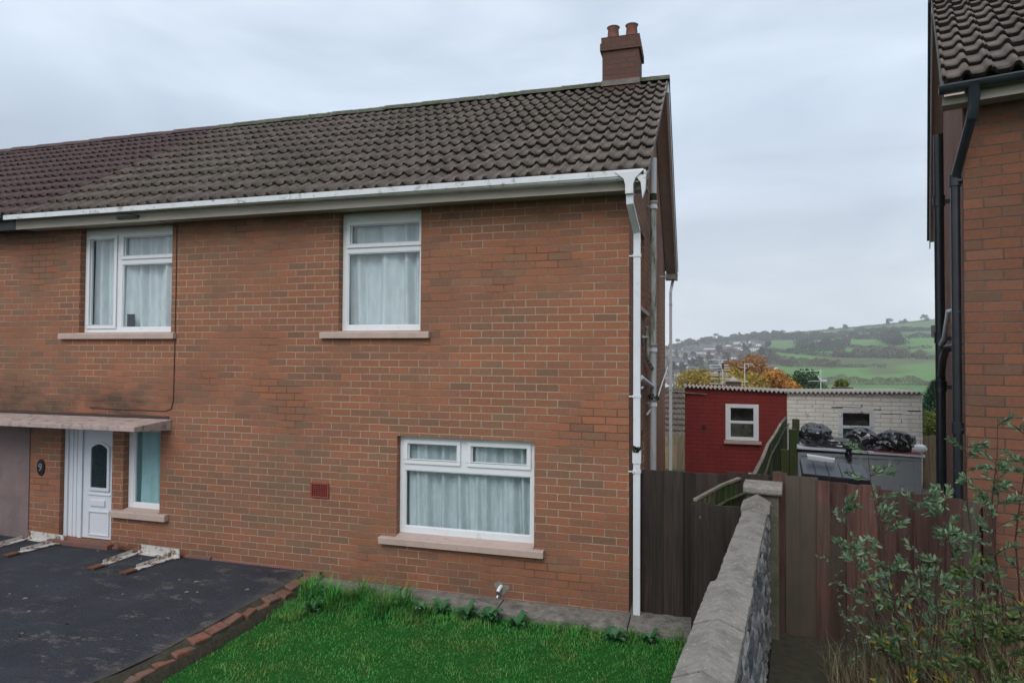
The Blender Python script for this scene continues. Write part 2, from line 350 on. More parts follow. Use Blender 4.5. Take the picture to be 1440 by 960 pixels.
M['grass']=leaf('grass_blade',[(0,(.024,.17,.026)),(.4,(.045,.28,.040)),(.7,(.070,.34,.058)),(.93,(.15,.40,.09)),(1,(.34,.32,.14))],.5,.3,.4,(1.9,(.20,.27,.07),.75))
M['weed']=leaf('weed_leaf',[(0,(.035,.14,.045)),(.6,(.06,.19,.07)),(1,(.09,.23,.10))],.5,.3)
M['bush']=leaf('blue_green_leaf',[(0,(.075,.14,.08)),(.5,(.135,.225,.125)),(.85,(.21,.31,.17)),(.95,(.27,.37,.25)),(1,(.20,.22,.07))],.42,.25)
M['bush2']=leaf('mid_green_leaf',[(0,(.045,.085,.03)),(.5,(.09,.15,.05)),(.9,(.15,.21,.07)),(1,(.20,.19,.06))],.5,.25)
M['yellow']=leaf('yellow_leaf',[(0,(.33,.25,.025)),(1,(.45,.33,.04))],.5,.3)
M['dry']=leaf('dry_grass_stalk',[(0,(.20,.15,.085)),(.6,(.34,.27,.16)),(1,(.17,.18,.08))],.8,.1)
M['stem']=simple('reddish_stem',(.055,.024,.018),.7,.3,10)
M['bark']=simple('bark',(.06,.048,.036),.9,.3,6)
M['aut_y']=leaf('ochre_foliage',[(0,(.22,.16,.035)),(.5,(.36,.26,.055)),(1,(.50,.36,.08))],.7,.2,.1)
M['aut_o']=leaf('orange_foliage',[(0,(.34,.14,.035)),(.5,(.50,.24,.055)),(1,(.62,.35,.085))],.7,.2,.1)
M['aut_b']=leaf('brown_foliage',[(0,(.24,.12,.055)),(.5,(.36,.19,.08)),(1,(.46,.27,.12))],.7,.2,.1)
M['green_t']=leaf('green_foliage',[(0,(.022,.06,.022)),(.6,(.045,.10,.034)),(1,(.08,.13,.04))],.6,.2,.2)
M['lime_t']=leaf('yellow_green_foliage',[(0,(.06,.10,.015)),(.5,(.13,.17,.022)),(1,(.22,.22,.035))],.6,.25,.2)
M['conifer']=leaf('conifer_foliage',[(0,(.012,.04,.024)),(1,(.035,.085,.045))],.7,.1,.2)
M['far_a']=leaf('far_grey_green_foliage',[(0,(.05,.065,.036)),(.5,(.08,.09,.052)),(1,(.12,.12,.075))],.9,0,.05)
M['far_b']=leaf('far_brown_foliage',[(0,(.085,.062,.042)),(.5,(.13,.095,.060)),(1,(.17,.13,.08))],.9,0,.05)
M['far_c']=leaf('far_russet_foliage',[(0,(.10,.035,.02)),(1,(.17,.065,.035))],.9,0,.05)
for i,(a,b) in enumerate([((.80,.79,.76),'far_white_wall'),((.48,.40,.34),'far_buff_wall'),((.26,.16,.12),'far_brick_wall')]): M['fw%d'%i]=simple(b,a,.9,.08,.3)
for i,(a,b) in enumerate([((.075,.07,.075),'far_slate_roof'),((.13,.075,.06),'far_tile_roof'),((.10,.09,.085),'far_grey_roof')]): M['fr%d'%i]=simple(b,a,.9,.12,.5)
M['far_win']=simple('far_window_glass',(.03,.04,.05),.2,.1)

# ------------------------------------------------------------------ terrain
CX,CY=0.871,-8.277
GA=math.radians(7.3); GX,GY=math.sin(GA),math.cos(GA)
def sm(a,b,t):
    t=max(0.,min(1.,(t-a)/(b-a))); return t*t*(3-2*t)
def ds(x,y): return (x-CX)*GX+(y-CY)*GY,(x-CX)*GY-(y-CY)*GX
def H(x,y):
    d,s=ds(x,y)
    z=-0.12
    if y<-2.8: z+=sm(-2.8,-9.,y)*1.75
    if y>11: z-=min(24.5,.15*(y-11))
    if d>430:
        k=s/max(d,1)
        kk=0.0355+(0.115*k if k<0 else 0.10*k); kk=max(0.004,min(.075,kk))
        top=3+1450*kk; t=(d-430)/1020
        if t<=1: z=-24.6+(top+24.6)*(t**.92)
        else: z=top-(t-1)*60
        if d<1500: z+=math.sin(s*.013+1)*math.sin(d*.009)*3.0*sm(430,700,d)*sm(1500,1250,d)
    return z
def axis(fine0,fine1,step,lo,hi,g,mx):
    a=[fine0+i*step for i in range(int((fine1-fine0)/step)+1)]
    s=step; x=fine1
    while x<hi: s=min(s*g,mx); x+=s; a.append(x)
    s=step; x=fine0; b=[]
    while x>lo: s=min(s*g,mx); x-=s; b.append(x)
    return b[::-1]+a
xs=axis(-10,8,.5,-900,1150,1.18,14); ys=axis(-9,12,.4,-350,1900,1.15,14)
def field_col(x,y):
    d,s=ds(x,y)
    n=noise.noise(Vector((x*.004,y*.004,0)))+.5*noise.noise(Vector((x*.012,y*.012,3)))
    g=Vector((.080,.175,.048)).lerp(Vector((.125,.235,.062)),max(0,min(1,.5+n)))
    if d<430: return Vector((.05,.07,.03))
    k=s/d
    if 640<d<735 and k>-.02: g=g.lerp(Vector((.10,.085,.05)),.7*sm(.0,.05,k)*(1-sm(.15,.2,k)))   # brown scrub field
    if 585<d<650 and .09<k<.13: g=g.lerp(Vector((.09,.08,.045)),.6)
    if d>980: g=g.lerp(Vector((.12,.17,.07)),.4)
    if k<-.035: g=g.lerp(Vector((.06,.062,.045)),sm(-.035,-.08,k))
    return g
mb=MB(); nx,ny=len(xs),len(ys)
for y in ys:
    for x in xs: mb.v.append((x,y,H(x,y)))
for j in range(ny-1):
    for i in range(nx-1):
        a=j*nx+i; mb.f.append((a,a+1,a+nx+1,a+nx)); mb.m.append(0); mb.sm.append(True)
m=NT('ground_turf_and_fields'); at=m.n('ShaderNodeAttribute',attribute_name='field')
far=m.mix(.6,at.outputs['Color'],m.ramp(m.noise(.02,6,.7),[(.3,.75),(.7,1.3)]),'MULTIPLY')
far=m.mix(.4,far,m.ramp(m.noise(.3,4,.7),[(.3,.75),(.7,1.25)]),'MULTIPLY')
near=m.ramp(m.noise(4,6,.7),[(.3,(.03,.055,.015)),(.7,(.05,.085,.022))])
sp=m.n('ShaderNodeSeparateXYZ'); m.l(m.tc.outputs['Object'],sp.inputs[0]); mr=m.n('ShaderNodeMapRange'); m.l(sp.outputs[1],mr.inputs[0]); mr.inputs[1].default_value=20; mr.inputs[2].default_value=60
m.color(m.mix(mr.outputs[0],near,far)).setp(rough=.95,spec=.1)
gr=mb.build('ground',m.m); tag(gr,kind='structure')
ca=gr.data.color_attributes.new('field','FLOAT_COLOR','POINT')
buf=[]
for v in mb.v: c=field_col(v[0],v[1]); buf.extend((c[0],c[1],c[2],1))
ca.data.foreach_set('color',buf)

# ------------------------------------------------------------------ walls with openings
def wall_sheet(mb,axis,c,u0,u1,z0,z1,holes,depth,sgn=1,m=0,ztop=None):
    """axis 'y': plane y=c spanning x ; axis 'x': plane x=c spanning y. holes (a,b,za,zb). depth inward offset for reveals. ztop(u): sloped top"""
    P=(lambda u,z,o=0:(u,c+o,z)) if axis=='y' else (lambda u,z,o=0:(c+o,u,z))
    us=sorted({u0,u1,*[h[0] for h in holes],*[h[1] for h in holes]}); zs=sorted({z0,z1,*[h[2] for h in holes],*[h[3] for h in holes]})
    for i in range(len(us)-1):
        for j in range(len(zs)-1):
            a,b,p,q=us[i],us[i+1],zs[j],zs[j+1]
            if any(h[0]<=a+1e-6 and b<=h[1]+1e-6 and h[2]<=p+1e-6 and q<=h[3]+1e-6 for h in holes): continue
            mb.quad(P(a,p),P(b,p),P(b,q),P(a,q),m)
    o=depth
    for (a,b,p,q) in holes:
        mb.quad(P(a,p),P(a,p,o),P(a,q,o),P(a,q),m); mb.quad(P(b,p),P(b,p,o),P(b,q,o),P(b,q),m)
        mb.quad(P(a,q),P(b,q),P(b,q,o),P(a,q,o),m)
        mb.quad(P(a,p),P(b,p),P(b,p,o),P(a,p,o),m)

def window(parent,x0,x1,z0,z1,yf,lights,fw=.062,dark=True,mull=None,matf='upvc',label=None,name='window'):
    """white framed window in plane y=yf (front of frame). lights: list of (x0,x1,z0,z1,opening?) glass rects"""
    f=MB()
    d=.06
    # outer frame and bars from complement of glass rects
    us=sorted({x0,x1,*[l[0] for l in lights],*[l[1] for l in lights]}); zs=sorted({z0,z1,*[l[2] for l in lights],*[l[3] for l in lights]})
    inl=lambda a,b,p,q:any(l[0]<=a+1e-6 and b<=l[1]+1e-6 and l[2]<=p+1e-6 and q<=l[3]+1e-6 for l in lights)
    for i in range(len(us)-1):
        for j in range(len(zs)-1):
            a,b,p,q=us[i],us[i+1],zs[j],zs[j+1]
            if not inl(a,b,p,q): f.quad((a,yf,p),(b,yf,p),(b,yf,q),(a,yf,q))
    for l in lights:
        a,b,p,q=l[:4]
        for (u,v) in (((a,p),(a,q)),((b,q),(b,p)),((a,q),(b,q)),((b,p),(a,p))):
            f.quad((u[0],yf,u[1]),(v[0],yf,v[1]),(v[0],yf+d,v[1]),(u[0],yf+d,u[1]))
    f.quad((x0,yf,z0),(x1,yf,z0),(x1,yf+.1,z0),(x0,yf+.1,z0)); f.quad((x0,yf,z1),(x1,yf,z1),(x1,yf+.1,z1),(x0,yf+.1,z1))
    f.quad((x0,yf,z0),(x0,yf+.1,z0),(x0,yf+.1,z1),(x0,yf,z1)); f.quad((x1,yf,z0),(x1,yf+.1,z0),(x1,yf+.1,z1),(x1,yf,z1))
    w=f.build(name,M[matf],parent)
    for l in lights:
        a,b,p,q=l[:4]
        if len(l)>4 and l[4]:   # opening sash: raised casement with bevelled lips
            s=MB(); e=.052; t=.022
            A,B,Pz,Q=a-e,b+e,p-e,q+e
            for (c0,c1,k0,k1) in ((A,B,Pz,p),(A,B,q,Q),(A,a,p,q),(b,B,p,q)):
                s.box(c0,c1,yf-t,yf-.002,k0,k1)
            s.build('casement',M[matf],w,bevel=.006)
        # inner bead
        s=MB(); e=.014
        for (c0,c1,k0,k1) in ((a,b,p,p+e),(a,b,q-e,q),(a,a+e,p+e,q-e),(b-e,b,p+e,q-e)):
            s.box(c0,c1,yf+.012,yf+.035,k0,k1)
        s.build('glazing_bead',M[matf],w)
        g=MB(); g.quad((a+.001,yf+.038,p+.001),(b-.001,yf+.038,p+.001),(b-.001,yf+.038,q-.001),(a+.001,yf+.038,q-.001)); g.build('pane',M['glass'],w)
    return w
def sill(parent,x0,x1,z1,z0,y_out,y_in,ow0,ow1,zfr):
    s=MB()
    # nose and ends, then sloping weathering inside the opening
    s.prism([(y_in+.0,z0),(y_out,z0),(y_out,z1-.012),(y_out+.012,z1),(y_in+.0,z1)],'x',x0,x1)
    s.prism([(y_out+.03,z1-.004),(y_out+.03,z1+.003),(.112,zfr),(.112,z0+.03),(0.001,z0+.03)],'x',ow0,ow1)
    return s.build('sill',M['sill'],parent,bevel=.006)
def curtain(x0,x1,z0,z1,y,seed,label,mat='curtain',cat='net curtain',amp=.045):
    r=random.Random(seed); mb=MB(); n=int((x1-x0)/.012)+2; ph=[r.uniform(0,6.28) for _ in range(5)]; nz=9; amp=amp*1.15
    k=[r.uniform(16,26),r.uniform(34,52),r.uniform(6,10)]
    def yy(x,t):
        w=1-.25*t
        return y+amp*((.6+.6*math.sin(x*3.1+ph[4])**2)*math.sin(x*k[0]+ph[0]+1.6*math.sin(x*k[2]+ph[1]+t*.8))*w+.45*math.sin(x*k[1]+ph[2]+t*.9)+.5*math.sin(x*k[2]+ph[3]))+.012*noise.noise(Vector((x*6,t*3,seed)))
    for j in range(nz):
        t=j/(nz-1)
        for i in range(n):
            x=x0+(x1-x0)*i/(n-1); xx=x+.02*math.sin(x*9+seed)*(1-t)*.8
            mb.v.append((xx,yy(x,t),z0+(z1-z0)*t+(.01*math.sin(x*30) if j==0 else 0)))
    for j in range(nz-1):
        for i in range(n-1):
            a=j*n+i; mb.f.append((a,a+1,a+n+1,a+n)); mb.m.append(0); mb.sm.append(True)
    o=mb.build('net_curtain',M[mat]); tag(o,label,cat); return o

# ------------------------------------------------------------------ tiled roofs
ROLL=.19
def tile_slope(mb,x0,x1,y0,z0,y1,z1,rows,mirror=False,xo=0,lip=.050,seed=1,m=0):
    r=random.Random(seed)
    L=math.hypot(y1-y0,z1-z0); ty,tz=(y1-y0)/L,(z1-z0)/L; ny_,nz_=-tz*(1 if y1>y0 else -1),abs(ty)
    g=L/rows
    prof=[(0,.0),(.28,-.003),(.50,.001),(.58,.020),(.67,.042),(.77,.048),(.87,.040),(.95,.014)]
    prof2=[(0,.0),(.28,-.003),(.50,.001),(.57,.024),(.64,.044),(.76,.048),(.78,.027),(.90,.030),(.96,.010)]
    pts=[];k=0
    i0=math.floor((x0-xo)/ROLL)-1; i1=math.ceil((x1-xo)/ROLL)+1
    for i in range(i0,i1):
        for (a,h) in (prof if i%2 else prof2):
            x=xo+(i+a)*ROLL
            if x0<=x<=x1: pts.append((x,h,i//2))
    n=len(pts)
    for q in range(rows):
        s0=q*g-.0; s1=(q+1)*g+.03
        jit={}
        def J(t):
            if t not in jit: jit[t]=(r.uniform(-.007,.007),r.uniform(-.008,.010))
            return jit[t]
        b=len(mb.v)
        for lev in range(4):
            for (x,h,t) in pts:
                ja,jb=J(t)
                if lev==0: s,o=s0+ja+.045,h-.004
                elif lev==1: s,o=s0+ja,h+lip+jb
                elif lev==2: s,o=(s0+s1)/2,h+lip*.55+jb*.5
                else: s,o=s1,h+.006
                mb.v.append((x,y0+ty*s+ny_*o,z0+tz*s+nz_*o))
        for lev in range(3):
            for i in range(n-1):
                a=b+lev*n+i; mb.f.append((a,a+1,a+n+1,a+n)); mb.m.append(m); mb.sm.append(lev>0)
def ridge_caps(parent,x0,x1,y,z,mat='ridge',seg=.42,r=.15):
    k=0; x=x0; mb=MB(); rr=random.Random(3)
    while x<x1-.05:
        e=min(x+seg,x1); dz=rr.uniform(-.008,.012); vs=[]; N=9
        for xx,ra in ((x,r*1.04),(e+.02,r*.98)):
            for i in range(N):
                t=math.pi*(i/(N-1)); vs.append((xx,y+math.cos(t)*ra,z-.055+dz+math.sin(t)*ra*.8))
        fs=[(i,i+1,N+i+1,N+i) for i in range(N-1)]; mb.add(vs,fs,0,True)
        mb.add(vs[:N],[tuple(range(N))],0); mb.add(vs[N:],[tuple(range(N))],0)
        x=e
    return mb.build('ridge',M[mat],parent)

# ================================================================== MAIN HOUSE
ZS=5.2; DEPTH=8.4; RY=4.2; EY=-.42; EZ=5.29; RZ=8.30
house=empty('brick_house'); tag(house,'two storey brown brick house with mossy tiled roof, white gutter and white front door','house')
opens=[(-8.87,-7.03,3.50,5.19),(-4.105,-2.835,3.50,5.19),(-3.17,-1.215,.675,2.05),(-7.905,-7.19,.70,2.02),(-9.2,-8.13,.165,2.02)]
w=MB()
wall_sheet(w,'y',0,-9.85,0,-.25,5.2,opens,.12)
side=[(1.0,2.28,3.86,5.04),(1.0,2.28,-.0,2.03)]
wall_sheet(w,'x',0,0,DEPTH,-.6,5.2,side,-.14)
gy=lambda y: EZ-.03+(RZ-EZ)*(1-abs(y-RY)/(RY-EY))
w.add([(0,0,5.2),(0,DEPTH,5.2),(0,DEPTH,gy(DEPTH)),(0,RY,gy(RY)),(0,0,gy(0))],[(0,1,2,3,4)])
w.quad((-9.85,DEPTH,-.6),(0,DEPTH,-.6),(0,DEPTH,5.2),(-9.85,DEPTH,5.2))
W=w.build('wall',M['brick'],house)
# dark sheet added inside the front wall so that no daylight comes through
it=MB(); it.box(-9.8,-.16,.45,.47,-.2,5.19); it.build('inner_lining',M['dark_int'],house)
# windows
def r(x0,x1,z0,z1,o=0): return (x0,x1,z0,z1,o)
window(house,-8.865,-7.035,3.51,5.188,.10,[r(-8.765,-8.255,3.62,5.03,1),r(-8.07,-7.10,4.73,5.04,1),r(-8.10,-7.08,3.58,4.60)])
window(house,-4.10,-2.84,3.51,5.188,.10,[r(-3.98,-2.90,4.745,5.02,1),r(-4.02,-2.89,3.58,4.62)])
window(house,-3.165,-1.22,.71,2.045,.10,[r(-3.05,-2.32,1.715,1.945,1),r(-2.12,-1.335,1.715,1.945,1),r(-3.09,-1.285,.795,1.575)])
window(house,-7.90,-7.195,.73,2.015,.10,[r(-7.80,-7.27,.80,1.95)])
sill(house,-9.23,-6.925,3.485,3.397,-.07,-.001,-8.865,-7.035,3.512)
sill(house,-4.37,-2.685,3.485,3.397,-.07,-.001,-4.10,-2.84,3.512)
sill(house,-3.40,-1.075,.672,.578,-.09,-.001,-3.165,-1.22,.711)
sill(house,-8.09,-7.01,.697,.598,-.09,-.001,-7.90,-7.195,.731)
curtain(-8.80,-7.08,3.52,5.12,.24,2,'pale net curtain behind the wide three pane upstairs window at the left')
curtain(-4.06,-2.87,3.52,5.12,.24,5,'pale net curtain behind the single upstairs window near the middle')
curtain(-3.13,-1.25,.74,2.02,.24,9,'long pale net curtain behind the large ground floor window',amp=.045)
curtain(-7.87,-7.2,.75,2.0,.22,12,'teal tinted net curtain in the narrow window beside the front door','curtain_teal')
# little dark sticker on pane
s=MB(); s.box(-8.02,-7.87,.128,.131,3.60,3.80); s.build('sticker',M['far_win'],house)
# side window + door
sw=MB(); sw.box(-.16,-.10,1.02,2.26,3.9,5.02); sw.build('side_window',M['upvc'],house)
sw=MB(); sw.box(-.01,.07,.93,2.34,3.80,3.862); sw.build('side_sill',M['sill'],house,bevel=.005)
sw=MB(); sw.box(-.20,-.12,1.02,2.26,-.0,2.01); sw.build('side_door',M['upvc'],house)
# front door
D=empty('front_door'); D.parent=house
d=MB(); y=.10
d.box(-9.195,-9.13,y-.03,y+.06,.17,2.02); d.box(-9.13,-8.905,y+.0,y+.05,.17,2.02); d.box(-8.905,-8.83,y-.03,y+.06,.17,2.02); d.box(-9.05,-9.035,y-.012,y,.17,2.02); d.box(-8.97,-8.955,y-.012,y,.17,2.02)
d.box(-8.20,-8.135,y-.03,y+.06,.17,2.02); d.box(-8.83,-8.20,y-.03,y+.06,1.96,2.02)
d.build('door_frame',M['door_white'],D,bevel=.006)
d=MB(); d.box(-8.825,-8.205,y,y+.05,.18,1.955); leafo=d.build('door_leaf',M['door_white'],D)
def arch(x0,x1,z0,z1,rise,n=9):
    p=[(x0,z0),(x1,z0)]
    for i in range(n): 
        t=i/(n-1); x=x1+(x0-x1)*t; p.append((x,z1-rise+rise*math.sin(math.pi*t)**.8))
    return p
def ringprism(mb,outer,inner,y0,y1):
    n=len(outer); 
    vs=[(p[0],y0,p[1]) for p in outer]+[(p[0],y0,p[1]) for p in inner]+[(p[0],y1,p[1]) for p in outer]+[(p[0],y1,p[1]) for p in inner]
    fs=[]
    for i in range(n):
        j=(i+1)%n; fs+= [(i,j,n+j,n+i),(2*n+i,3*n+i,3*n+j,2*n+j),(i,2*n+i,2*n+j,j),(n+i,n+j,3*n+j,3*n+i)]
    mb.add(vs,fs)
d=MB(); ringprism(d,arch(-8.69,-8.27,.95,1.74,.09),arch(-8.645,-8.315,1.0,1.70,.075),y-.03,y-.001); d.build('glazing_frame',M['door_white'],leafo,bevel=.005)
d=MB(); d.prism(arch(-8.643,-8.317,1.002,1.698,.075),'y',y-.012,y-.002); d.build('door_glass',M['door_glass'],leafo)
d=MB(); d.box(-8.66,-8.36,y-.022,y-.001,.70,.80); d.build('letter_plate',M['door_white'],leafo,bevel=.008)
for (a,b,p,q) in ((-8.70,-8.27,.60,.625),(-8.70,-8.27,.23,.25),(-8.70,-8.68,.25,.60),(-8.29,-8.27,.25,.60),(-8.72,-8.25,.875,.90)):
    d=MB(); d.box(a,b,y-.018,y-.001,p,q); d.build('door_moulding',M['door_white'],leafo,bevel=.005)
# canopy
c=MB(); c.prism([(-.70,2.035),(-.70,2.105),(-.001,2.155),(-.001,1.985),(-.45,2.02)],'x',-10.9,-6.985); c.build('canopy',M['canopy'],house,bevel=.01)
c=MB(); c.box(-10.9,-7.03,-.012,-.001,2.16,2.20); c.build('canopy_flashing',M['cable'],house)
# soffit, fascia, gutter
s=MB(); s.box(-9.85,.24,-.30,-.001,5.20,5.222); s.build('soffit',M['soffit'],house)
s=MB(); s.box(-9.85,.24,-.325,-.302,5.17,5.36); s.build('fascia',M['soffit'],house)
def gutter(parent,x0,x1,yc,zl,zr,mat,name='gutter',rad=.047,brk=()):
    g=MB(); N=12
    for sgn in (0,1):
        vs=[]
        for x,z in ((x0,zl),(x1,zr)):
            for i in range(N+1):
                t=math.pi*i/N; rr=rad-(.006 if sgn else 0); vs.append((x,yc-math.cos(t)*rr,z-math.sin(t)*rr))
        g.add(vs,[(i,i+1,N+2+i,N+1+i) for i in range(N)],0,True)
        g_ends=vs
    g.box(x0,x1,yc-rad-.008,yc-rad,min(zl,zr)-.004,max(zl,zr)+.010)
    for x,z in ((x0,zl),(x1,zr)):
        pts=[(x,yc-math.cos(math.pi*i/N)*rad,z-math.sin(math.pi*i/N)*rad) for i in range(N+1)]; g.add(pts,[tuple(range(N+1))])
    G=g.build(name,M[mat],parent)
    for bx in brk:
        b=MB(); z=zl+(zr-zl)*(bx-x0)/(x1-x0); R2=rad+.009; vs=[]
        for x in (bx-.022,bx+.022):
            for i in range(N+1):
                t=math.pi*i/N*1.0; vs.append((x,yc-math.cos(t)*R2,z+.008-math.sin(t)*R2))
        b.add(vs,[(i,i+1,N+2+i,N+1+i) for i in range(N)],0,True)
        b.add([(bx-.022,yc-R2,z+.008),(bx+.022,yc-R2,z+.008),(bx+.022,yc-R2+.02,z+.018),(bx-.022,yc-R2+.02,z+.018)],[(0,1,2,3)])
        b.build('gutter_bracket',M[mat],G)
    return G
gutter(house,-9.95,.215,-.405,5.372,5.312,'upvc_dirty',brk=(-9.0,-8.05,-7.0,-5.55,-4.95,-3.55,-2.15,-1.05,-.45,.17))
# roof
rf=MB(); tile_slope(rf,-9.72,.275,EY+.045,EZ+.072,RY,RZ,11,xo=-.02); tile_slope(rf,-9.72,.275,2*RY-EY+.02,EZ+.03,RY,RZ,11,seed=4,xo=-.02)
rf.noclean=True
ROOF=rf.build('roof',M['tile'],house)
ridge_caps(ROOF,-9.72,.285,RY,RZ+.055)
mb=MB(); mb.noclean=True; rm=random.Random(12)
def tuftq(p,sz,n):
    for i in range(n):
        q=Vector(p)+Vector((rm.gauss(0,1),rm.gauss(0,1),abs(rm.gauss(0,.6))))*sz
        u=Vector((rm.gauss(0,1),rm.gauss(0,1),rm.gauss(0,1))).normalized()*sz*rm.uniform(.5,1.); v=u.orthogonal().normalized()*sz*.7
        b=len(mb.v); mb.v+=[tuple(q-u),tuple(q+v),tuple(q+u),tuple(q-v)]; mb.f.append((b,b+1,b+2,b+3)); mb.m.append(0); mb.sm.append(False)
for i in range(900):
    x=-9.6+8.9*rm.random()**1.2; 
    if noise.noise(Vector((x*1.3,0,0)))<-.15: continue
    a=rm.uniform(.35,1.5); tuftq((x,RY-math.cos(a)*.15,RZ+.0+math.sin(a)*.115),.009,5)
for i in range(5200):
    x=rm.uniform(-9.6,.1); row=rm.randrange(0,11); g_=(row+rm.choice([0,0,.03,rm.random()]))/11
    dn=noise.noise(Vector((x*.55,g_*2.2,5)))+.5*noise.noise(Vector((x*2.1,g_*7,2)))+ (.12 if x<-4 else -.08)
    if dn<.10: continue
    L0=(EY+.045,EZ+.072); y_=L0[0]+(RY-L0[0])*g_; z_=L0[1]+(RZ-L0[1])*g_
    tuftq((x,y_-.01,z_+.055),.013,3)
mo=mb.build('roof_moss',M['roof_moss'],ROOF); mo['kind']='stuff'
# front verge: mortar edge + undercloak, rear verge: white bargeboard and brown soffit
v=MB(); v.prism([(EY,EZ-.035),(EY,EZ+.055),(RY,RZ+.05),(RY,RZ-.04)],'x',.245,.268); v.build('verge_mortar',M['verge'],ROOF)
v=MB(); y1=2*RY-EY; v.prism([(RY,RZ-.045),(RY,RZ-.06),(y1,EZ-.055),(y1,EZ-.04)],'x',0.001,.235); v.prism([(EY,EZ-.04),(EY,EZ-.055),(RY,RZ-.06),(RY,RZ-.045)],'x',0.001,.235); v.build('verge_soffit',M['gsoffit'],ROOF)
v=MB(); v.prism([(RY+.0,RZ+.02),(RY,RZ-.20),(y1+.02,EZ-.20),(y1+.02,EZ+.02)],'x',.237,.290); v.build('bargeboard',M['upvc'],ROOF)
v=MB(); v.prism([(RY,RZ+.07),(RY,RZ+.024),(y1+.03,EZ+.024),(y1+.03,EZ+.07)],'x',.237,.305); v.build('verge_tile_edge',M['box_dark'],ROOF)
v=MB(); v.box(.002,.236,8.45,8.83,5.10,5.225); v.build('eaves_box',M['soffit'],house)
gutter(house,-1.5,.30,8.87,5.26,5.26,'upvc',name='rear_gutter')
# chimney
ch=MB(); ch.box(-.91,-.24,RY-.34,RY+.34,7.9,8.86); ch.box(-.95,-.20,RY-.38,RY+.38,8.863,9.0); ch.box(-.93,-.22,RY-.36,RY+.36,9.003,9.12)
CH=ch.build('chimney',M['brick_dark'],ROOF)
p=MB()
for px in (-.75,-.40): p.tube([(px,RY,9.1),(px,RY,9.2),(px,RY,9.42),(px,RY,9.46)],[.12,.12,.10,.125],14)
p.build('chimney_pot',M['kerb'],CH)
v=MB(); v.box(-.93,-.22,RY-.37,RY-.342,8.20,8.30); v.build('flashing',M['verge'],CH)
# front downpipe with swan neck (square section)
def sqtube(mb,path,hw,hd):
    path=[Vector(q) for q in path]; b=len(mb.v); vs=[]
    for i,q in enumerate(path):
        d=(path[min(i+1,len(path)-1)]-path[max(i-1,0)]).normalized()
        a=Vector((0,1,0)) if abs(d.z)>.3 else Vector((0,0,1)); a=(a-d*a.dot(d)).normalized(); c=a.cross(d)
        for (s1,s2) in ((-1,-1),(1,-1),(1,1),(-1,1)): vs.append(q+c*s1*hw+a*s2*hd)
    fs=[]
    for i in range(len(path)-1):
        for k in range(4): k2=(k+1)%4; fs.append((4*i+k,4*i+k2,4*i+4+k2,4*i+4+k))
    fs+= [(0,1,2,3),tuple(4*(len(path)-1)+k for k in range(4))]
    mb.add(vs,fs)
h=MB(); h.prism([(-.13,5.36),(-.02,5.27),(.0,5.20),(.0,5.09),(.095,5.09),(.095,5.20),(.12,5.27),(.215,5.36)],'y',-.475,-.335)
h.build('gutter_outlet',M['upvc_dirty'],house,bevel=.006)
h=MB(); h.prism([(.135,5.28),(.135,5.36),(.232,5.372),(.25,5.34),(.232,5.12),(.20,5.03),(.18,5.22)],'y',-.46,-.40); h.build('gutter_stop_end',M['upvc_dirty'],house,bevel=.005)
h=MB(); sqtube(h,[(.048,-.405,5.10),(.048,-.40,5.0),(.096,-.02,4.72),(.098,.0,4.62),(.098,.0,-.02)],.043,.035)
DP=h.build('downpipe',M['pipe_white'],house,bevel=.006)
for z in (4.40,1.72,2.65,1.95):
    h=MB()
    if z==1.95: h.box(.046,.15,-.045,.045,1.84,1.99)
    else: h.box(.048,.148,-.043,.043,z,z+.035); h.box(.0,.052,-.028,-.008,z+.008,z+.024)
    h.build('pipe_clip',M['upvc_dirty'],DP)
h=MB()
for i in range(40): 
    zz=1.98+rnd.random()*.07; xx=.098+rnd.uniform(-.045,.045); h.box(xx-.008,xx+.008,-.05,-.036,zz-.008,zz+.01)
h.build('moss_growth',M['moss'],DP)
# rear downpipe
h=MB(); sqtube(h,[(.17,8.87,5.2),(.17,8.87,5.1),(.135,8.66,4.86),(.125,8.62,4.78),(.125,8.62,.0)],.036,.036); RP=h.build('rear_downpipe',M['upvc'],house)
for z in (4.45,2.3): 
    h=MB(); h.box(.082,.168,8.578,8.662,z,z+.04); h.build('pipe_clip',M['upvc_dirty'],RP)
# soil pipe
SX,SY=.09,2.92
h=MB(); h.tube([(SX,SY,-.1),(SX,SY,3.3)],.055,16); SP=h.build('soil_pipe',M['pipe_grey'],house)
h=MB(); h.tube([(SX,SY,3.3),(SX,SY,5.75)],.053,16); h.build('algae_pipe_length',M['pipe_green'],SP)
h=MB(); h.tube([(SX,SY,5.75),(SX,SY,6.50)],.055,16); h.build('vent_top',M['pipe_white'],SP)
for z,mm,rr in ((5.64,'upvc_dirty',.071),(3.24,'pipe_grey',.071),(2.33,'upvc_dirty',.068)):
    h=MB(); h.tube([(SX,SY,z),(SX,SY,z+.035),(SX,SY,z+.036),(SX,SY,z+.10),(SX,SY,z+.101),(SX,SY,z+.135)],[rr,rr,rr*.93,rr*.93,rr,rr],16); h.box(0,SX,SY-.02,SY+.02,z+.04,z+.07); h.build('pipe_collar',M[mm],SP)
def mossclump(parent,x,y,z,r_,n,mat='moss'):
    h=MB()
    for i in range(n):
        a=Vector((rnd.gauss(0,1),rnd.gauss(0,1),rnd.gauss(0,.7))).normalized()*r_*rnd.uniform(.6,1.1); p0=Vector((x,y,z))+a
        u=Vector((rnd.gauss(0,1),rnd.gauss(0,1),rnd.gauss(0,1))).normalized()*.022; v_=u.orthogonal().normalized()*.018
        h.quad(p0-u,p0+v_,p0+u,p0-v_)
    return h.build('moss_tuft',M[mat],parent)
h=MB(); h.tube([(SX,SY,5.76),(SX,SY,5.90)],.0575,16); h.build('moss_band',M['moss'],SP)
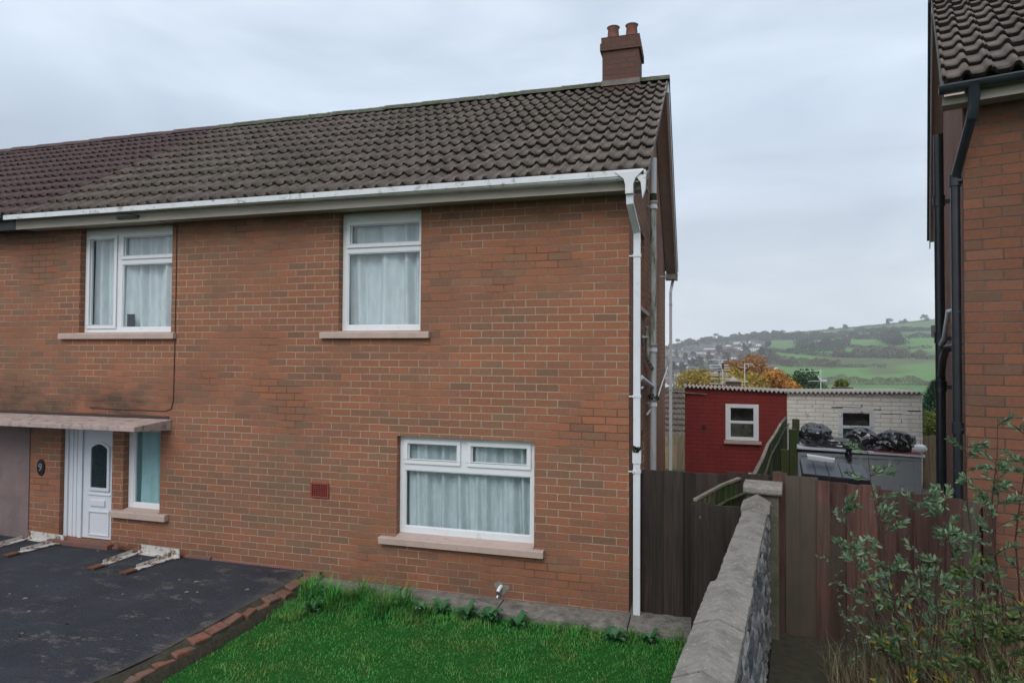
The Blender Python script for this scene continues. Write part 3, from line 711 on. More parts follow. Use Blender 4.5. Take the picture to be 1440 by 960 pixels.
mossclump(SP,SX,SY,2.47,.085,130)
# branch pipes
h=MB(); h.tube([(.06,1.95,3.62),(.06,2.02,3.40),(.06,2.2,3.20)],.028,10); h.tube([(.06,2.05,3.46),(.06,2.10,3.13),(.08,2.85,2.97)],.034,12); h.tube([(.0,1.62,3.45),(.06,1.98,3.45)],.024,10)
h.build('waste_pipe',M['pipe_green'],SP)
h=MB(); h.tube([(.0,.55,2.80),(.07,.9,2.87),(.07,1.8,2.78),(.085,2.86,2.66)],.036,12); h.tube([(.0,.5,2.70),(.06,1.2,2.72)],.022,8); h.build('waste_pipe',M['pipe_white'],SP)
h=MB(); h.tube([(.05,2.2,2.26),(.05,4.3,2.31),(.06,6.2,2.62),(.06,8.3,2.9)],.016,8); h.build('overflow_pipe',M['pipe_white'],SP)
h=MB(); h.tube([(0,6.2,4.9),(.13,6.25,4.9),(.13,6.25,5.0)],.012,8); h.build('overflow_pipe',M['upvc'],house)
# air brick
a=MB(); x0,x1,z0,z1=-4.51,-4.22,1.127,1.335
a.box(x0,x1,-.006,-.001,z0,z1,1)
nb=9
for (p,q,s_,t_) in ((x0,x1,z0,z0+.022),(x0,x1,z1-.022,z1),(x0,x0+.022,z0+.022,z1-.022),(x1-.022,x1,z0+.022,z1-.022)): a.box(p,q,-.022,-.0065,s_,t_)
for i in range(1,nb):
    x=x0+.022+(x1-x0-.044)*i/nb; a.box(x-.0035,x+.0035,-.020,-.0065,z0+.022,z1-.022)
for i in range(1,6):
    z=z0+.022+(z1-z0-.044)*i/6; a.box(x0+.022,x1-.022,-.0185,-.0067,z-.0035,z+.0035)
a.build('air_brick',[M['airbrick'],M['box_dark']],house)
# mortar patch and stub pipe
p=MB(); pts=[]; 
for i in range(18):
    t=2*math.pi*i/18; rr=.092*(1+.28*math.sin(3*t+1)+.15*math.sin(5*t)); pts.append((-1.655+rr*math.cos(t)*.95,.115+rr*math.sin(t)))
p.prism(pts,'y',-.006,-.0012); PT=p.build('mortar_patch',M['glue'],house)
p=MB(); p.tube([(-1.655,-.0,.145),(-1.66,-.05,.14),(-1.675,-.085,.10)],.024,12,caps=False); p.tube([(-1.672,-.086,.06),(-1.68,-.10,.03)],[.010,.014],8); p.build('outlet_pipe',M['white_plastic'],PT)
p=MB(); p.tube([(-1.667,-.055,.13),(-1.678,-.092,.065)],.021,12); p.build('outlet_plug',M['box_dark'],PT)
# cable down the wall
p=MB(); p.tube([(-6.945,-.008,5.17),(-6.94,-.008,4.2),(-6.945,-.008,3.3),(-6.955,-.008,2.45),(-6.99,-.008,2.32),(-7.1,-.008,2.28),(-8.6,-.008,2.29)],.007,6); p.build('cable',M['cable'],house)
p=MB(); p.tube([(-8.1,-.35,5.40),(-7.7,-.37,5.32),(-7.45,-.4,5.28),(-7.1,-.2,5.2),(-6.95,-.01,5.14)],.006,6); p.box(-7.75,-7.35,-.36,-.33,5.225,5.26); p.build('cable',M['box_dark'],house)
# plinth / step
p=MB(); p.box(-9.3,-8.06,-.13,-.002,-.1,.163); p.prism([(-.05,-.1),(-.05,.112),(-.002,.13),(-.002,-.1)],'x',-8.057,-6.2); p.prism([(-.03,-.1),(-.03,.088),(-.002,.10),(-.002,-.1)],'x',-6.197,-4.62); p.build('painted_step',M['plinth'],house,bevel=.008)
# number plaque
p=MB(); pts=[(-9.60+.083*math.cos(2*math.pi*i/28),1.285+.135*math.sin(2*math.pi*i/28)) for i in range(28)]
p.prism(pts,'y',-.020,-.001); PL=p.build('number_plaque',M['plaque'],house,bevel=.005)
cu=bpy.data.curves.new('digit','FONT'); cu.body='9'; cu.size=.17; cu.align_x='CENTER'; cu.align_y='CENTER'; cu.extrude=.003; cu.materials.append(M['digit'])
to=bpy.data.objects.new('digit',cu); col.objects.link(to); dg=bpy.context.evaluated_depsgraph_get(); me=bpy.data.meshes.new_from_object(to.evaluated_get(dg)); bpy.data.objects.remove(to)
to=bpy.data.objects.new('digit',me); col.objects.link(to); to.parent=PL; to.location=(-9.60,-.0235,1.285); to.rotation_euler=(R(90),0,0)

# ================================================================== ATTACHED NEIGHBOUR (left)
nb_=empty('attached_house',(-9.85,0,0)); nb_.location=(0,0,0); tag(nb_,'attached house at the left edge with pink rendered wall and reddish roof tiles','house')
w=MB(); wall_sheet(w,'y',0,-20,-9.85,2.12,5.2,[],.1); w.quad((-20,DEPTH,-.6),(-9.853,DEPTH,-.6),(-9.853,DEPTH,5.2),(-20,DEPTH,5.2)); w.quad((-20,0,-.6),(-20,DEPTH,-.6),(-20,DEPTH,5.2),(-20,0,5.2)); w.build('wall',M['brick'],nb_)
w=MB(); w.box(-20,-9.853,-.015,.05,-.25,2.118); w.build('rendered_wall',M['render'],nb_)
rf=MB(); tile_slope(rf,-20.2,-9.73,EY+.045,EZ+.072,RY,RZ,12,xo=-.1,seed=8); tile_slope(rf,-20.2,-9.73,2*RY-EY+.02,EZ+.03,RY,RZ,12,seed=9); rf.noclean=True
RN=rf.build('roof',M['tile_red'],nb_); ridge_caps(RN,-20.2,-9.73,RY,RZ+.05,'tile_red')
s=MB(); s.box(-20,-9.853,-.30,-.001,5.20,5.222); s.box(-20,-9.853,-.325,-.302,5.17,5.36); s.build('soffit',M['box_dark'],nb_)
gutter(nb_,-20,-9.98,-.405,5.36,5.36,'black_gutter')

# ================================================================== RIGHT HOUSE
RA=R(-15.75)
rh=empty('brick_house',(3.325,-.948,0),RA); tag(rh,'brick house at the right edge with black gutter and black cast iron pipes','house')
RS=5.60; ro=-.19; reY=-.36; reZ=5.68; rRY=4.2; rRZ=8.68
w=MB(); wall_sheet(w,'y',0,0,11,-.3,RS,[],.1); wall_sheet(w,'x',0,0,8.4,-.6,RS,[],.1)
gy=lambda y: reZ-.03+(rRZ-reZ)*(1-abs(y-rRY)/(rRY-reY))
w.add([(0,0,RS),(0,8.4,RS),(0,8.4,gy(8.4)),(0,rRY,gy(rRY)),(0,0,gy(0))],[(0,1,2,3,4)])
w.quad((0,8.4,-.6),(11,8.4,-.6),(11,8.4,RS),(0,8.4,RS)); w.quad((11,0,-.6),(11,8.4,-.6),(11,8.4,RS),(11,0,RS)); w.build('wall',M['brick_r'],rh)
s=MB(); s.box(ro+.02,11,-.25,-.001,RS,RS+.022); s.build('soffit',M['soffit'],rh)
s=MB(); s.box(ro+.02,11,-.275,-.252,RS-.03,RS+.14); s.build('fascia',M['soffit'],rh)
rf=MB(); tile_slope(rf,ro,11,reY-.02,reZ+.06,rRY,rRZ,11,xo=.06,seed=15); tile_slope(rf,ro,11,2*rRY-reY+.02,reZ+.06,rRY,rRZ,11,seed=16); rf.noclean=True
RR=rf.build('roof',M['tile'],rh); ridge_caps(RR,ro,11,rRY,rRZ+.05)
y1=2*rRY-reY
v=MB(); v.prism([(reY,reZ-.02),(reY,reZ+.075),(rRY,rRZ+.05),(rRY,rRZ-.04)],'x',ro+.008,ro+.03); v.build('verge_mortar',M['verge'],RR)
v=MB(); v.prism([(rRY,rRZ-.045),(rRY,rRZ-.06),(y1,reZ-.055),(y1,reZ-.04)],'x',ro+.03,-.001); v.prism([(reY,reZ-.04),(reY,reZ-.055),(rRY,rRZ-.06),(rRY,rRZ-.045)],'x',ro+.03,-.001); v.build('verge_soffit',M['gsoffit'],RR)
v=MB(); v.prism([(rRY,rRZ-.02),(rRY,rRZ-.19),(y1+.02,reZ-.19),(y1+.02,reZ-.02)],'x',ro+.008,ro+.028); v.build('bargeboard',M['upvc'],RR)
v=MB(); v.prism([(rRY,rRZ+.06),(rRY,rRZ-.018),(y1+.03,reZ-.018),(y1+.03,reZ+.06)],'x',ro-.035,ro+.026); v.build('verge_tile_edge',M['box_dark'],RR)
gutter(rh,ro-.01,11,-.345,reZ+.035,reZ+.035,'black_gutter',rad=.06,brk=(.14,.5,1.0,1.9))
h=MB(); h.tube([(.075,-.345,reZ+.02),(.075,-.345,reZ-.02),(.07,-.34,RS-.12),(.055,-.30,RS-.20)],[.075,.05,.046,.046],14); h.build('gutter_outlet',M['black_gutter'],rh)
h=MB(); h.tube([(.06,-.31,RS-.17),(.04,-.26,RS-.26),(-.035,-.02,RS-.56),(-.062,.07,RS-.66),(-.062,.075,RS-.78),(-.062,.075,.2)],.041,14); BD=h.build('downpipe',M['black_pipe'],rh)
for z in (4.86,2.42,.95):
    h=MB(); h.tube([(-.062,.075,z),(-.062,.075,z+.11)],.052,14); h.box(-.062,.02,.06,.09,z+.02,z+.07) if z!=2.42 else None; h.box(-.062,.06,.03,.05,z+.04,z+.06); h.build('pipe_collar',M['black_pipe'],BD)
h=MB(); h.tube([(-.155,2.0,-.2),(-.155,2.0,5.95)],.055,14); BS=h.build('soil_pipe',M['black_pipe'],rh)
for z in (5.05,3.35,2.75,1.2,):
    h=MB(); h.tube([(-.155,2.0,z),(-.155,2.0,z+.05),(-.155,2.0,z+.13)],[.068,.064,.07],14); h.box(-.15,0,1.98,2.02,z+.03,z+.08); h.build('pipe_collar',M['black_pipe'],BS)
h=MB(); h.tube([(-.0,1.35,3.72),(-.09,1.38,3.70),(-.12,1.75,3.40),(-.15,1.95,3.33)],.026,10); h.build('waste_pipe',M['pipe_grey'],BS)
h=MB(); h.tube([(-.0,.9,3.28),(-.12,1.0,3.27),(-.14,1.45,3.15),(-.15,1.9,2.95)],.04,12); h.build('waste_pipe',M['black_pipe'],BS)
h=MB(); h.tube([(-.09,4.6,-.2),(-.09,4.6,4.45)],.035,10); h.build('waste_pipe',M['black_pipe'],rh)

# ================================================================== GROUND FEATURES
# driveway
mb=MB(); nxx,nyy=26,14
for j in range(nyy+1):
    for i in range(nxx+1):
        x=-20+(15.48)*i/nxx; y=-.002-9.5*j/nyy
        z=.072+.006*max(0,min(6,-4.5-x)); z=max(z,H(x,y)+.19) if y<-2.8 else z
        mb.v.append((x,y,z))
for j in range(nyy):
    for i in range(nxx):
        a=j*(nxx+1)+i; mb.f.append((a,a+1,a+nxx+2,a+nxx+1)); mb.m.append(0); mb.sm.append(True)
b=len(mb.v)
tag(mb.build('driveway',M['asphalt']),kind='structure')
mb=MB(); n=60
for i in range(n+1):
    y=-.01-6.5*i/n; zt=(.066 if y>=-2.8 else max(.066,H(-4.5,y)+.185))
    for (x,z) in ((-4.56,zt),(-4.50,zt+.002),(-4.44,zt-.035),(-4.33,zt-.075),(-4.28,-.16)):
        mb.v.append((x+.02*noise.noise(Vector((y*6,x,0))),y,z+.015*noise.noise(Vector((y*9,x*9,2)))))
for i in range(n):
    for k in range(4): a=i*5+k; mb.f.append((a,a+1,a+6,a+5)); mb.m.append(0); mb.sm.append(True)
tag(mb.build('soil_verge',M['soil']),kind='structure')
# broken brick kerb between drive and lawn : one top-level edging with each brick a part
ke=empty('brick_edging',(-4.42,-1.5,-.12)); tag(ke,'crumbling red brick edging along the right side of the driveway','kerb'); 
y=-.16
while y>-6.5:
    L_=rnd.uniform(.20,.27); zz=(H(-4.4,y)+.19-.0) if y<-2.8 else .07
    h=MB(); Mx=Matrix.Translation((0+rnd.uniform(-.02,.02),y+1.5-L_/2,zz+.12+rnd.uniform(-.055,.005)))@Matrix.Rotation(rnd.uniform(-.16,.16),4,'Z')@Matrix.Rotation(rnd.uniform(-.05,.24),4,'Y')@Matrix.Rotation(rnd.uniform(-.12,.12),4,'X')
    wv_=rnd.uniform(.05,.085); h.box(-wv_,wv_,-L_/2,L_/2,-.30,0,0,Mx); o=h.build('edging_brick',M['kerb'],ke,bevel=.018)
    y-=L_+rnd.uniform(.004,.03)
h=MB(); Mx=Matrix.Translation((.02,1.42,.215))@Matrix.Rotation(.35,4,'Z')@Matrix.Rotation(-.2,4,'X'); h.box(-.12,.10,-.07,.07,-.09,.0,0,Mx); h.build('edging_brick',M['kerb'],ke,bevel=.012)
# concrete strip along the wall: cracked slabs
def slab(x0,x1,yf0,yf1,z0,dz):
    mb=MB(); n=max(2,int((x1-x0)/.08)); 
    P=[]
    for i in range(n+1):
        x=x0+(x1-x0)*i/n; yf=yf0+(yf1-yf0)*i/n+.02*noise.noise(Vector((x*5,1,0)))
        for (yy,zz) in ((-.003,z0),(yf+.03,z0-.008+dz),(yf,z0-.03),(yf-.004,-.2)):
            P.append((x,yy,zz+.006*noise.noise(Vector((x*6,yy*8,2)))))
    mb.v=P
    for i in range(n):
        for k in range(3):
            a=i*4+k; mb.f.append((a,a+1,a+5,a+4)); mb.m.append(0); mb.sm.append(k==0)
    for e in (0,n): mb.f.append((e*4,e*4+1,e*4+2,e*4+3)); mb.m.append(0); mb.sm.append(False)
    return mb
pth=empty('concrete_path',(0,0,0)); tag(pth,kind='structure')
for (a,b_,c0,c1,z,dz) in ((-4.48,-3.06,-.24,-.33,.0,-.01),(-3.045,-1.62,-.34,-.40,-.012,-.015),(-1.605,.02,-.40,-.44,-.018,-.01),(.035,1.30,-.44,-.46,-.02,-.01)):
    slab(a,b_,c0,c1,z,dz).build('path_slab',M['concrete'],pth)
# side passage slab behind
h=MB(); h.box(.003,1.6,.003,8.5,-.10,-.02); tag(h.build('passage_path',M['concrete']),kind='structure')
# ground on the right of the stone wall
h=MB(); poly=[(1.62,-.6),(1.0,-5.2),(.8,-7),(6,-7.5),(8,-3),(6,-1.5),(3.4,-.9)]
h.prism(poly,'z',-.2,.245); tag(h.build('side_garden_soil',M['soil']),kind='structure')
h=MB(); h.prism([(1.5,-.5),(3.3,-.85),(5.6,7.4),(8,12),(1.5,12)],'z',-.3,.02); tag(h.build('rear_yard',M['concrete']),kind='structure')

# rusty cut-off brackets lying on the drive
def bracket(loc,rz,lg,label,L1,L2):
    b=empty('steel_bracket',loc,rz); tag(b,label,'bracket','rusty steel brackets on the driveway')
    h=MB(); h.box(-.42,.42,-.006,.006,0,.135); h.box(-.42,.42,-.075,-.007,.0,.012); h.build('back_plate',M['rust_white'],b,bevel=.003)
    for (x0,x1,ln) in ((-.40,-.40+lg,L1),(.30,.30-lg*.4,L2)):
        h=MB(); dirv=Vector((x1-x0,-ln,0)).normalized(); Mx=Matrix.Translation((x0,-.07,.004))@Matrix.Rotation(math.atan2(dirv.x,-dirv.y),4,'Z')
        h.box(-.06,.06,-ln,0,0,.012,0,Mx); h.box(-.06,-.050,-ln*.85,0,.0121,.055,0,Mx); h.build('arm',M['rust_white'],b,bevel=.002)
        h=MB(); h.box(-.07,.065,-ln-.16,-ln+.02,.002,.026,0,Mx); h.build('rusted_end',M['rust'],b,bevel=.003)
    return b
bracket((-7.09,-.10,.092),R(-4),.06,'rusty white steel bracket on the drive, nearer one right of the door',.62,.60)
bracket((-9.40,-.06,.107),R(-4),.05,'rusty white steel bracket on the drive, farther one left of the door',.62,.56)
# scrap of rusted metal at wall foot
h=MB(); 
for i in range(9):
    Mx=Matrix.Translation((-7.75+rnd.uniform(-.12,.12),-.11+rnd.uniform(-.02,.02),.14+rnd.uniform(0,.05)))@Matrix.Rotation(rnd.uniform(0,3),4,'Z')@Matrix.Rotation(rnd.uniform(-.6,.6),4,'Y'); h.box(-.06,.06,-.012,.012,-.006,.006,0,Mx)
tag(h.build('scrap_metal',M['rust']),'dark twisted rusty scrap lying at the wall foot beside the door','scrap')

# ================================================================== STONE WALL + COPING + PIER
A=Vector((.80,-5.6,0)); Bv=Vector((1.432,-.92,0)); ax=(Bv-A).normalized(); nr=Vector((ax.y,-ax.x,0)); WL=(Bv-A).length
sw=empty('stone_garden_wall',(.8,-5.6,-.12)); tag(sw,'low stone garden wall with gabled concrete coping running towards the fence','wall')
def WP(t,o,z): q=A+ax*t+nr*o; return (q.x-.8,q.y+5.6,z+.12)
w=MB(); rs=random.Random(31)
for sgn in (1,-1):
    z=-.15; 
    while z<1.56:
        hh=rs.choice([.075,.11,.11,.15]); hh=min(hh,1.60-z); t=-rs.uniform(0,.2)
        while t<WL:
            l_=rs.uniform(.14,.34); t0=max(0,t+.006); t1=min(WL,t+l_-.006)
            if t1-t0>.03:
                o_=[.088+rs.uniform(.0,.042) for _ in range(5)]; q=[(t0,z+.006),(t1,z+.006),(t1,z+hh-.006),(t0,z+hh-.006)]
                tm,zm=(t0+t1)/2+rs.uniform(-.04,.04),z+hh/2+rs.uniform(-.015,.015)
                vs=[WP(a_,sgn*.06,b_) for a_,b_ in q]+[WP(a_+(tm-a_)*.12,sgn*o_[i],b_+(zm-b_)*.15) for i,(a_,b_) in enumerate(q)]+[WP(tm,sgn*(max(o_)+.008),zm)]
                w.add(vs,[(0,1,5,4),(1,2,6,5),(2,3,7,6),(3,0,4,7),(4,5,8),(5,6,8),(6,7,8),(7,4,8)])
            t+=l_
        z+=hh
w.quad(WP(0,.07,-.15),WP(WL,.07,-.15),WP(WL,.07,1.59),WP(0,.07,1.59)); w.quad(WP(0,-.07,-.15),WP(WL,-.07,-.15),WP(WL,-.07,1.59),WP(0,-.07,1.59))
w.quad(WP(0,-.1,-.15),WP(0,.1,-.15),WP(0,.1,1.59),WP(0,-.1,1.59)); w.quad(WP(WL,-.1,-.15),WP(WL,.1,-.15),WP(WL,.1,1.59),WP(WL,-.1,1.59))
w.build('stone_face',M['stone'],sw)
def coping(t0,t1,z,hw,rise,ap,flat=False,name='coping_stone'):
    h=MB(); N=6; seg=max(4,int((t1-t0)/.045)); prof=[(-hw,z-.055),(-hw,z),(-hw*.5,z+rise*.5),(0,z+rise),(hw*.5,z+rise*.5),(hw,z),(hw,z-.055)]
    b=len(h.v); m_=len(prof)
    for i in range(seg+1):
        t=t0+(t1-t0)*i/seg
        for k,(o,zz) in enumerate(prof):
            q=noise.noise(Vector((t*7,o*9,zz*5)))
            q2=noise.noise(Vector((t*26,o*30,zz*11))); h.v.append(WP(t,o+(.005*q+.007*q2)*(1 if abs(o)>=hw-.001 else 0),zz+.003*q+.002*q2))
    for i in range(seg):
        for k in range(m_-1):
            a=i*m_+k; h.f.append((a,a+1,a+m_+1,a+m_)); h.m.append(0); h.sm.append(False)
        h.f.append((i*m_+m_-1,i*m_,(i+1)*m_,(i+1)*m_+m_-1)); h.m.append(0); h.sm.append(False)
    h.f.append(tuple(range(m_))); h.f.append(tuple(seg*m_+k for k in range(m_))); h.m+=[0,0]; h.sm+=[False,False]
    return h.build(name,M['coping'],sw,bevel=.006)
for (t0,t1,z,hw,rise) in ((0,.52,1.645,.138,.055),(.53,1.18,1.65,.138,.055),(1.19,1.93,1.66,.138,.05),(1.938,2.55,1.625,.118,.03),(2.556,3.2,1.63,.118,.03),(3.206,3.78,1.628,.118,.028),(3.786,4.30,1.63,.116,.03),(4.31,4.66,1.665,.135,.075)):
    coping(t0,t1,z,hw,rise,0)
# pier
PB=WP(WL,0,0)
h=MB(); Mx=Matrix.Translation((PB[0]+.045,PB[1]+.10,0))@Matrix.Rotation(-math.atan2(ax.x,ax.y),4,'Z')
h.box(-.135,.175,-.10,.10,-.05,1.845,0,Mx); h.build('pier',M['pier'],sw,bevel=.012)
h=MB(); N=8; prof=[(-.20,1.846),(-.205,1.90)]+[(-.205+.41*i/8,1.90+.045*math.sin(math.pi*i/8)) for i in range(1,8)]+[(.205,1.90),(.20,1.846)]
h.prism([(p[0]*.36 if False else p[0],p[1]) for p in [(-.15,1.848),(-.165,1.87),(-.165,1.915),(-.12,1.95),(.12,1.955),(.165,1.92),(.165,1.87),(.15,1.848)]],'x',-.17,.21,0,Mx); h.build('pier_cap',M['coping'],sw,bevel=.012)

# ================================================================== FENCES
def boards(mb,P0,P1,zb,zt,bw,th=.02,gap=.006,seed=0,jit=.012,overlap=True,dz=0):
    r_=random.Random(seed); P0=Vector(P0); P1=Vector(P1); L_=(P1-P0).length; d=(P1-P0)/L_; nrm=Vector((d.y,-d.x,0)); t=0;k=0
    while t<L_-.02:
        w_=min(bw*r_.uniform(.85,1.12),L_-t); a=P0+d*t; b=P0+d*(t+w_-gap); off=nrm*((.021 if k%2 else 0) if overlap else 0); b=b+d*(.02 if k%2==0 and overlap and t+w_<L_-.02 else 0); a=a-d*(.012 if k%2==0 and k and overlap else 0)
        f=t/L_; zt_=zt[0]+(zt[1]-zt[0])*f+r_.uniform(-jit,jit); zb_=zb[0]+(zb[1]-zb[0])*f
        tl=r_.uniform(-.004,.004)
        v=[a+off,b+off,b+off-nrm*th,a+off-nrm*th]
        mb.add([(q.x,q.y,zb_) for q in v]+[(q.x,q.y,zt_+(tl if i in(1,2) else -tl)) for i,q in enumerate(v)],[(0,3,2,1),(4,5,6,7),(0,1,5,4),(1,2,6,5),(2,3,7,6),(3,0,4,7)])
        t+=w_;k+=1
def fence(name,label,P0,P1,zb,zt,bw,mat,rails=True,posts=(),seed=0,cap=None,cat='fence',jit=.012,postmat=None):
    e=empty(name,(P0[0],P0[1],0)); tag(e,label,cat)
    Q0=(0,0,0); Q1=(P1[0]-P0[0],P1[1]-P0[1],0)
    mb=MB(); boards(mb,Q0,Q1,zb,zt,bw,seed=seed,jit=jit); mb.build('boards',M[mat],e)
    d=Vector(Q1).normalized(); nrm=Vector((d.y,-d.x,0)); L_=Vector(Q1).length
    ang=math.atan2(d.y,d.x)
    Mx=Matrix.Rotation(ang,4,'Z')
    if rails:
        for f in (.18,.85):
            h=MB(); z0=zb[0]+(zt[0]-zb[0])*f; z1=zb[1]+(zt[1]-zb[1])*f
            h.add([Mx@Vector(p) for p in [(0,.024,z0),(L_,.024,z1),(L_,.07,z1),(0,.07,z0),(0,.024,z0+.08),(L_,.024,z1+.08),(L_,.07,z1+.08),(0,.07,z0+.08)]],[(0,3,2,1),(4,5,6,7),(0,1,5,4),(1,2,6,5),(2,3,7,6),(3,0,4,7)]); h.build('rail',M[mat],e)
    for (t,z1,dy) in posts:
        h=MB(); h.box(t-.045,t+.045,dy,dy+.09,min(zb)-.1,z1,0,Mx); h.build('post',M[postmat or mat],e,bevel=.004)
    if cap:
        h=MB(); a,b=zt; cw=cap
        h.add([Mx@Vector(p) for p in [(-.03,-.03,a+.012),(L_,-.03,b+.012),(L_,.05,b+.012),(-.03,.05,a+.012),(-.03,-.03,a+.034),(L_,-.03,b+.034),(L_,.05,b+.034),(-.03,.05,a+.034)]],[(0,3,2,1),(4,5,6,7),(0,1,5,4),(1,2,6,5),(2,3,7,6),(3,0,4,7)]); h.build('cap_rail',M['wood_rail'],e)
    return e
# dark gate/fence across the passage
fence('wooden_fence','very dark brown board fence across the passage beside the white downpipe',(.155,.10),(1.16,.10),(-.08,-.08),(1.745,1.735),.135,'wood_black',seed=3,posts=((.02,1.70,.03),))
fence('wooden_fence','set back continuation of the dark fence, in front of the red outbuilding',(1.165,.17),(1.72,.17),(-.08,-.08),(1.755,1.74),.12,'wood_black',seed=5,cap=None)
# short nearer return panel left of the pier
fence('wooden_fence','short dark green-stained panel between the passage fence and the stone pier',(.79,-.985),(1.36,-.90),(-.1,-.1),(1.60,1.575),.17,'wood_black',seed=8,jit=.01,posts=((.03,1.58,.03),))
# boundary fence running back to the outbuildings : curved top rail
def sloping_fence(name,label,pts,mat,bw=.11,side=1,zb=-.1,railmat='wood_rail',capw=.05):
    e=empty(name,(pts[0][0],pts[0][1],0)); tag(e,label,'fence')
    o=Vector((pts[0][0],pts[0][1],0)); P=[Vector(p)-o for p in pts]
    mb=MB()
    for i in range(len(P)-1):
        a,b=P[i],P[i+1]; boards(mb,(a.x,a.y,0),(b.x,b.y,0),(zb,zb),(a.z-.02,b.z-.02),bw,seed=i,jit=.008,gap=.018,overlap=True)
    mb.build('boards',M[mat],e)
    h=MB()
    for i in range(len(P)-1):
        a,b=P[i],P[i+1]; d=(b-a).normalized(); n_=Vector((d.y,-d.x,0)).normalized()*capw/2
        h.add([a-n_,a+n_,b+n_,b-n_,a-n_+Vector((0,0,.03)),a+n_+Vector((0,0,.03)),b+n_+Vector((0,0,.03)),b-n_+Vector((0,0,.03))],[(0,3,2,1),(4,5,6,7),(0,1,5,4),(1,2,6,5),(2,3,7,6),(3,0,4,7)])
    h.build('cap_rail',M[railmat],e,bevel=.004)
    h=MB()
    for i in range(len(P)-1):
        a,b=P[i],P[i+1]; h.tube([a-Vector((0,0,.16))+Vector((.05,-.02,0)),b-Vector((0,0,.16))+Vector((.05,-.02,0))],.018,6)
    h.build('rail',M[mat],e)
    return e
sloping_fence('wooden_fence','narrow slatted fence with a pale sloping top rail rising behind the panel beside the pier',[(.80,-.96,1.615),(1.10,-.25,1.66),(1.46,.45,1.69)],'wood_green',bw=.07,capw=.045)
sloping_fence('boundary_fence','green algae stained boundary fence with a curved top rail climbing to between the outbuildings',[(1.50,.55,1.65),(1.72,2.0,1.65),(1.98,4.0,1.62),(2.30,6.0,1.60),(2.62,8.0,1.62),(2.90,9.40,1.66)],'wood_green',bw=.14,capw=.05)
# posts of boundary fence, seen on its right side: separate thick green posts
for (x,y,z) in ((2.13,4.0,1.18),(2.43,5.6,1.36),(2.78,7.2,1.60),(3.02,8.6,1.70)):
    h=MB(); h.box(x-.075,x+.075,y-.06,y+.06,-.1,z); o=h.build('fence_post',M['wood_green'],bevel=.006)
    tag(o,'mossy green fence post along the right side of the boundary fence','post','green posts beside the boundary fence')
# right red-brown fence
fence('wooden_fence','weathered red brown board fence between the stone pier and the right house',(1.60,-.72),(3.42,-1.05),(.22,.22),(1.925,1.80),.145,'wood_red',seed=21,jit=.015,posts=((.10,1.80,.03),(1.0,1.75,.03),(1.78,1.70,.03)))
h=MB(); Mx=Matrix.Translation((3.48,-1.02,0))@Matrix.Rotation(-.18,4,'Z'); h.box(-.05,.05,-.05,.05,.1,1.74,0,Mx); tag(h.build('fence_post',M['wood_red'],bevel=.004),'square brown post at the right end of the red brown fence','post')

# ================================================================== OUTBUILDINGS
def corr_roof(parent,x0,x1,y0,y1,zf0,zf1,zb_off,lam=.105,amp=.028):
    mb=MB(); n=int((x1-x0)/lam*8); rows=3
    for j in range(rows+1):
        for i in range(n+1):
            x=x0+(x1-x0)*i/n; f=(x-x0)/(x1-x0); z=zf0+(zf1-zf0)*f+zb_off*j/rows+amp*math.sin(2*math.pi*(x-x0)/lam)
            mb.v.append((x,y0+(y1-y0)*j/rows,z))
    for j in range(rows):
        for i in range(n): a=j*(n+1)+i; mb.f.append((a,a+1,a+n+2,a+n+1)); mb.m.append(0); mb.sm.append(True)
    b=len(mb.v); m0=len(mb.v)
    for i in range(n+1): q=mb.v[i]; mb.v.append((q[0],q[1],q[2]-.014))
    for i in range(n): mb.f.append((i,i+1,b+i+1,b+i)); mb.m.append(0); mb.sm.append(False)
    return mb.build('corrugated_roof',M['corr'],parent)
def shed(name,label,x0,x1,zl,zr,mat,win,sillm):
    e=empty(name,(x0,9.5,-.12)); tag(e,label,'outbuilding'); e.location=(0,0,0)
    w=MB(); hx0,hx1,hz0,hz1=win; zt=min(zl,zr)-.06
    wall_sheet(w,'y',9.5,x0,x1,-.6,zt,[(hx0,hx1,hz0,hz1)],.08)
    w.add([(x0,9.5,zt),(x1,9.5,zt),(x1,9.5,zr-.03),(x0,9.5,zl-.03)],[(0,1,2,3)])
    w.quad((x0,9.5,-.6),(x0,12,-.6),(x0,12,zl-.03),(x0,9.5,zl-.03)); w.quad((x1,9.5,-.6),(x1,12,-.6),(x1,12,zr-.03),(x1,9.5,zr-.03)); w.quad((x0,12,-.9),(x1,12,-.9),(x1,12,zr-.03),(x0,12,zl-.03))
    w.build('wall',M[mat],e)
    h=MB(); h.box(x0+.05,x1-.05,9.95,9.97,-.5,zt-.1); h.build('inner_lining',M['concrete'],e)
    corr_roof(e,x0-.06,x1+.03,9.40,12.1,zl,zr,-.05)
    return e
red=shed('outbuilding','dark red painted brick outbuilding with corrugated roof and one sash window',.45,2.925,2.40,2.30,'red_brick',(1.50,2.22,1.05,1.92),'sill')
window(red,1.46,2.26,1.045,1.965,9.47,[(1.57,2.15,1.525,1.875),(1.57,2.15,1.115,1.48)],matf='upvc')
h=MB(); h.box(1.42,2.32,9.40,9.475,.955,1.035); h.build('sill',M['sill'],red,bevel=.008)
h=MB(); h.tube([(.92,9.50,1.35),(.92,9.44,1.35)],.045,12); h.build('wall_vent',M['box_dark'],red)
h=MB(); h.tube([(-.2,9.2,2.28),(.6,9.46,2.22),(1.0,9.46,2.20)],.020,6); h.build('cable',M['wood_rail'],red)
wh=shed('outbuilding','white painted block outbuilding with cracked joints behind the grey cabinet',2.93,5.93,2.29,2.345,'white_brick',(4.16,4.84,.95,1.86),'sill')
window(wh,4.10,4.90,.93,1.90,9.485,[(4.19,4.81,1.49,1.82),(4.19,4.81,1.00,1.44)],matf='upvc_dirty')
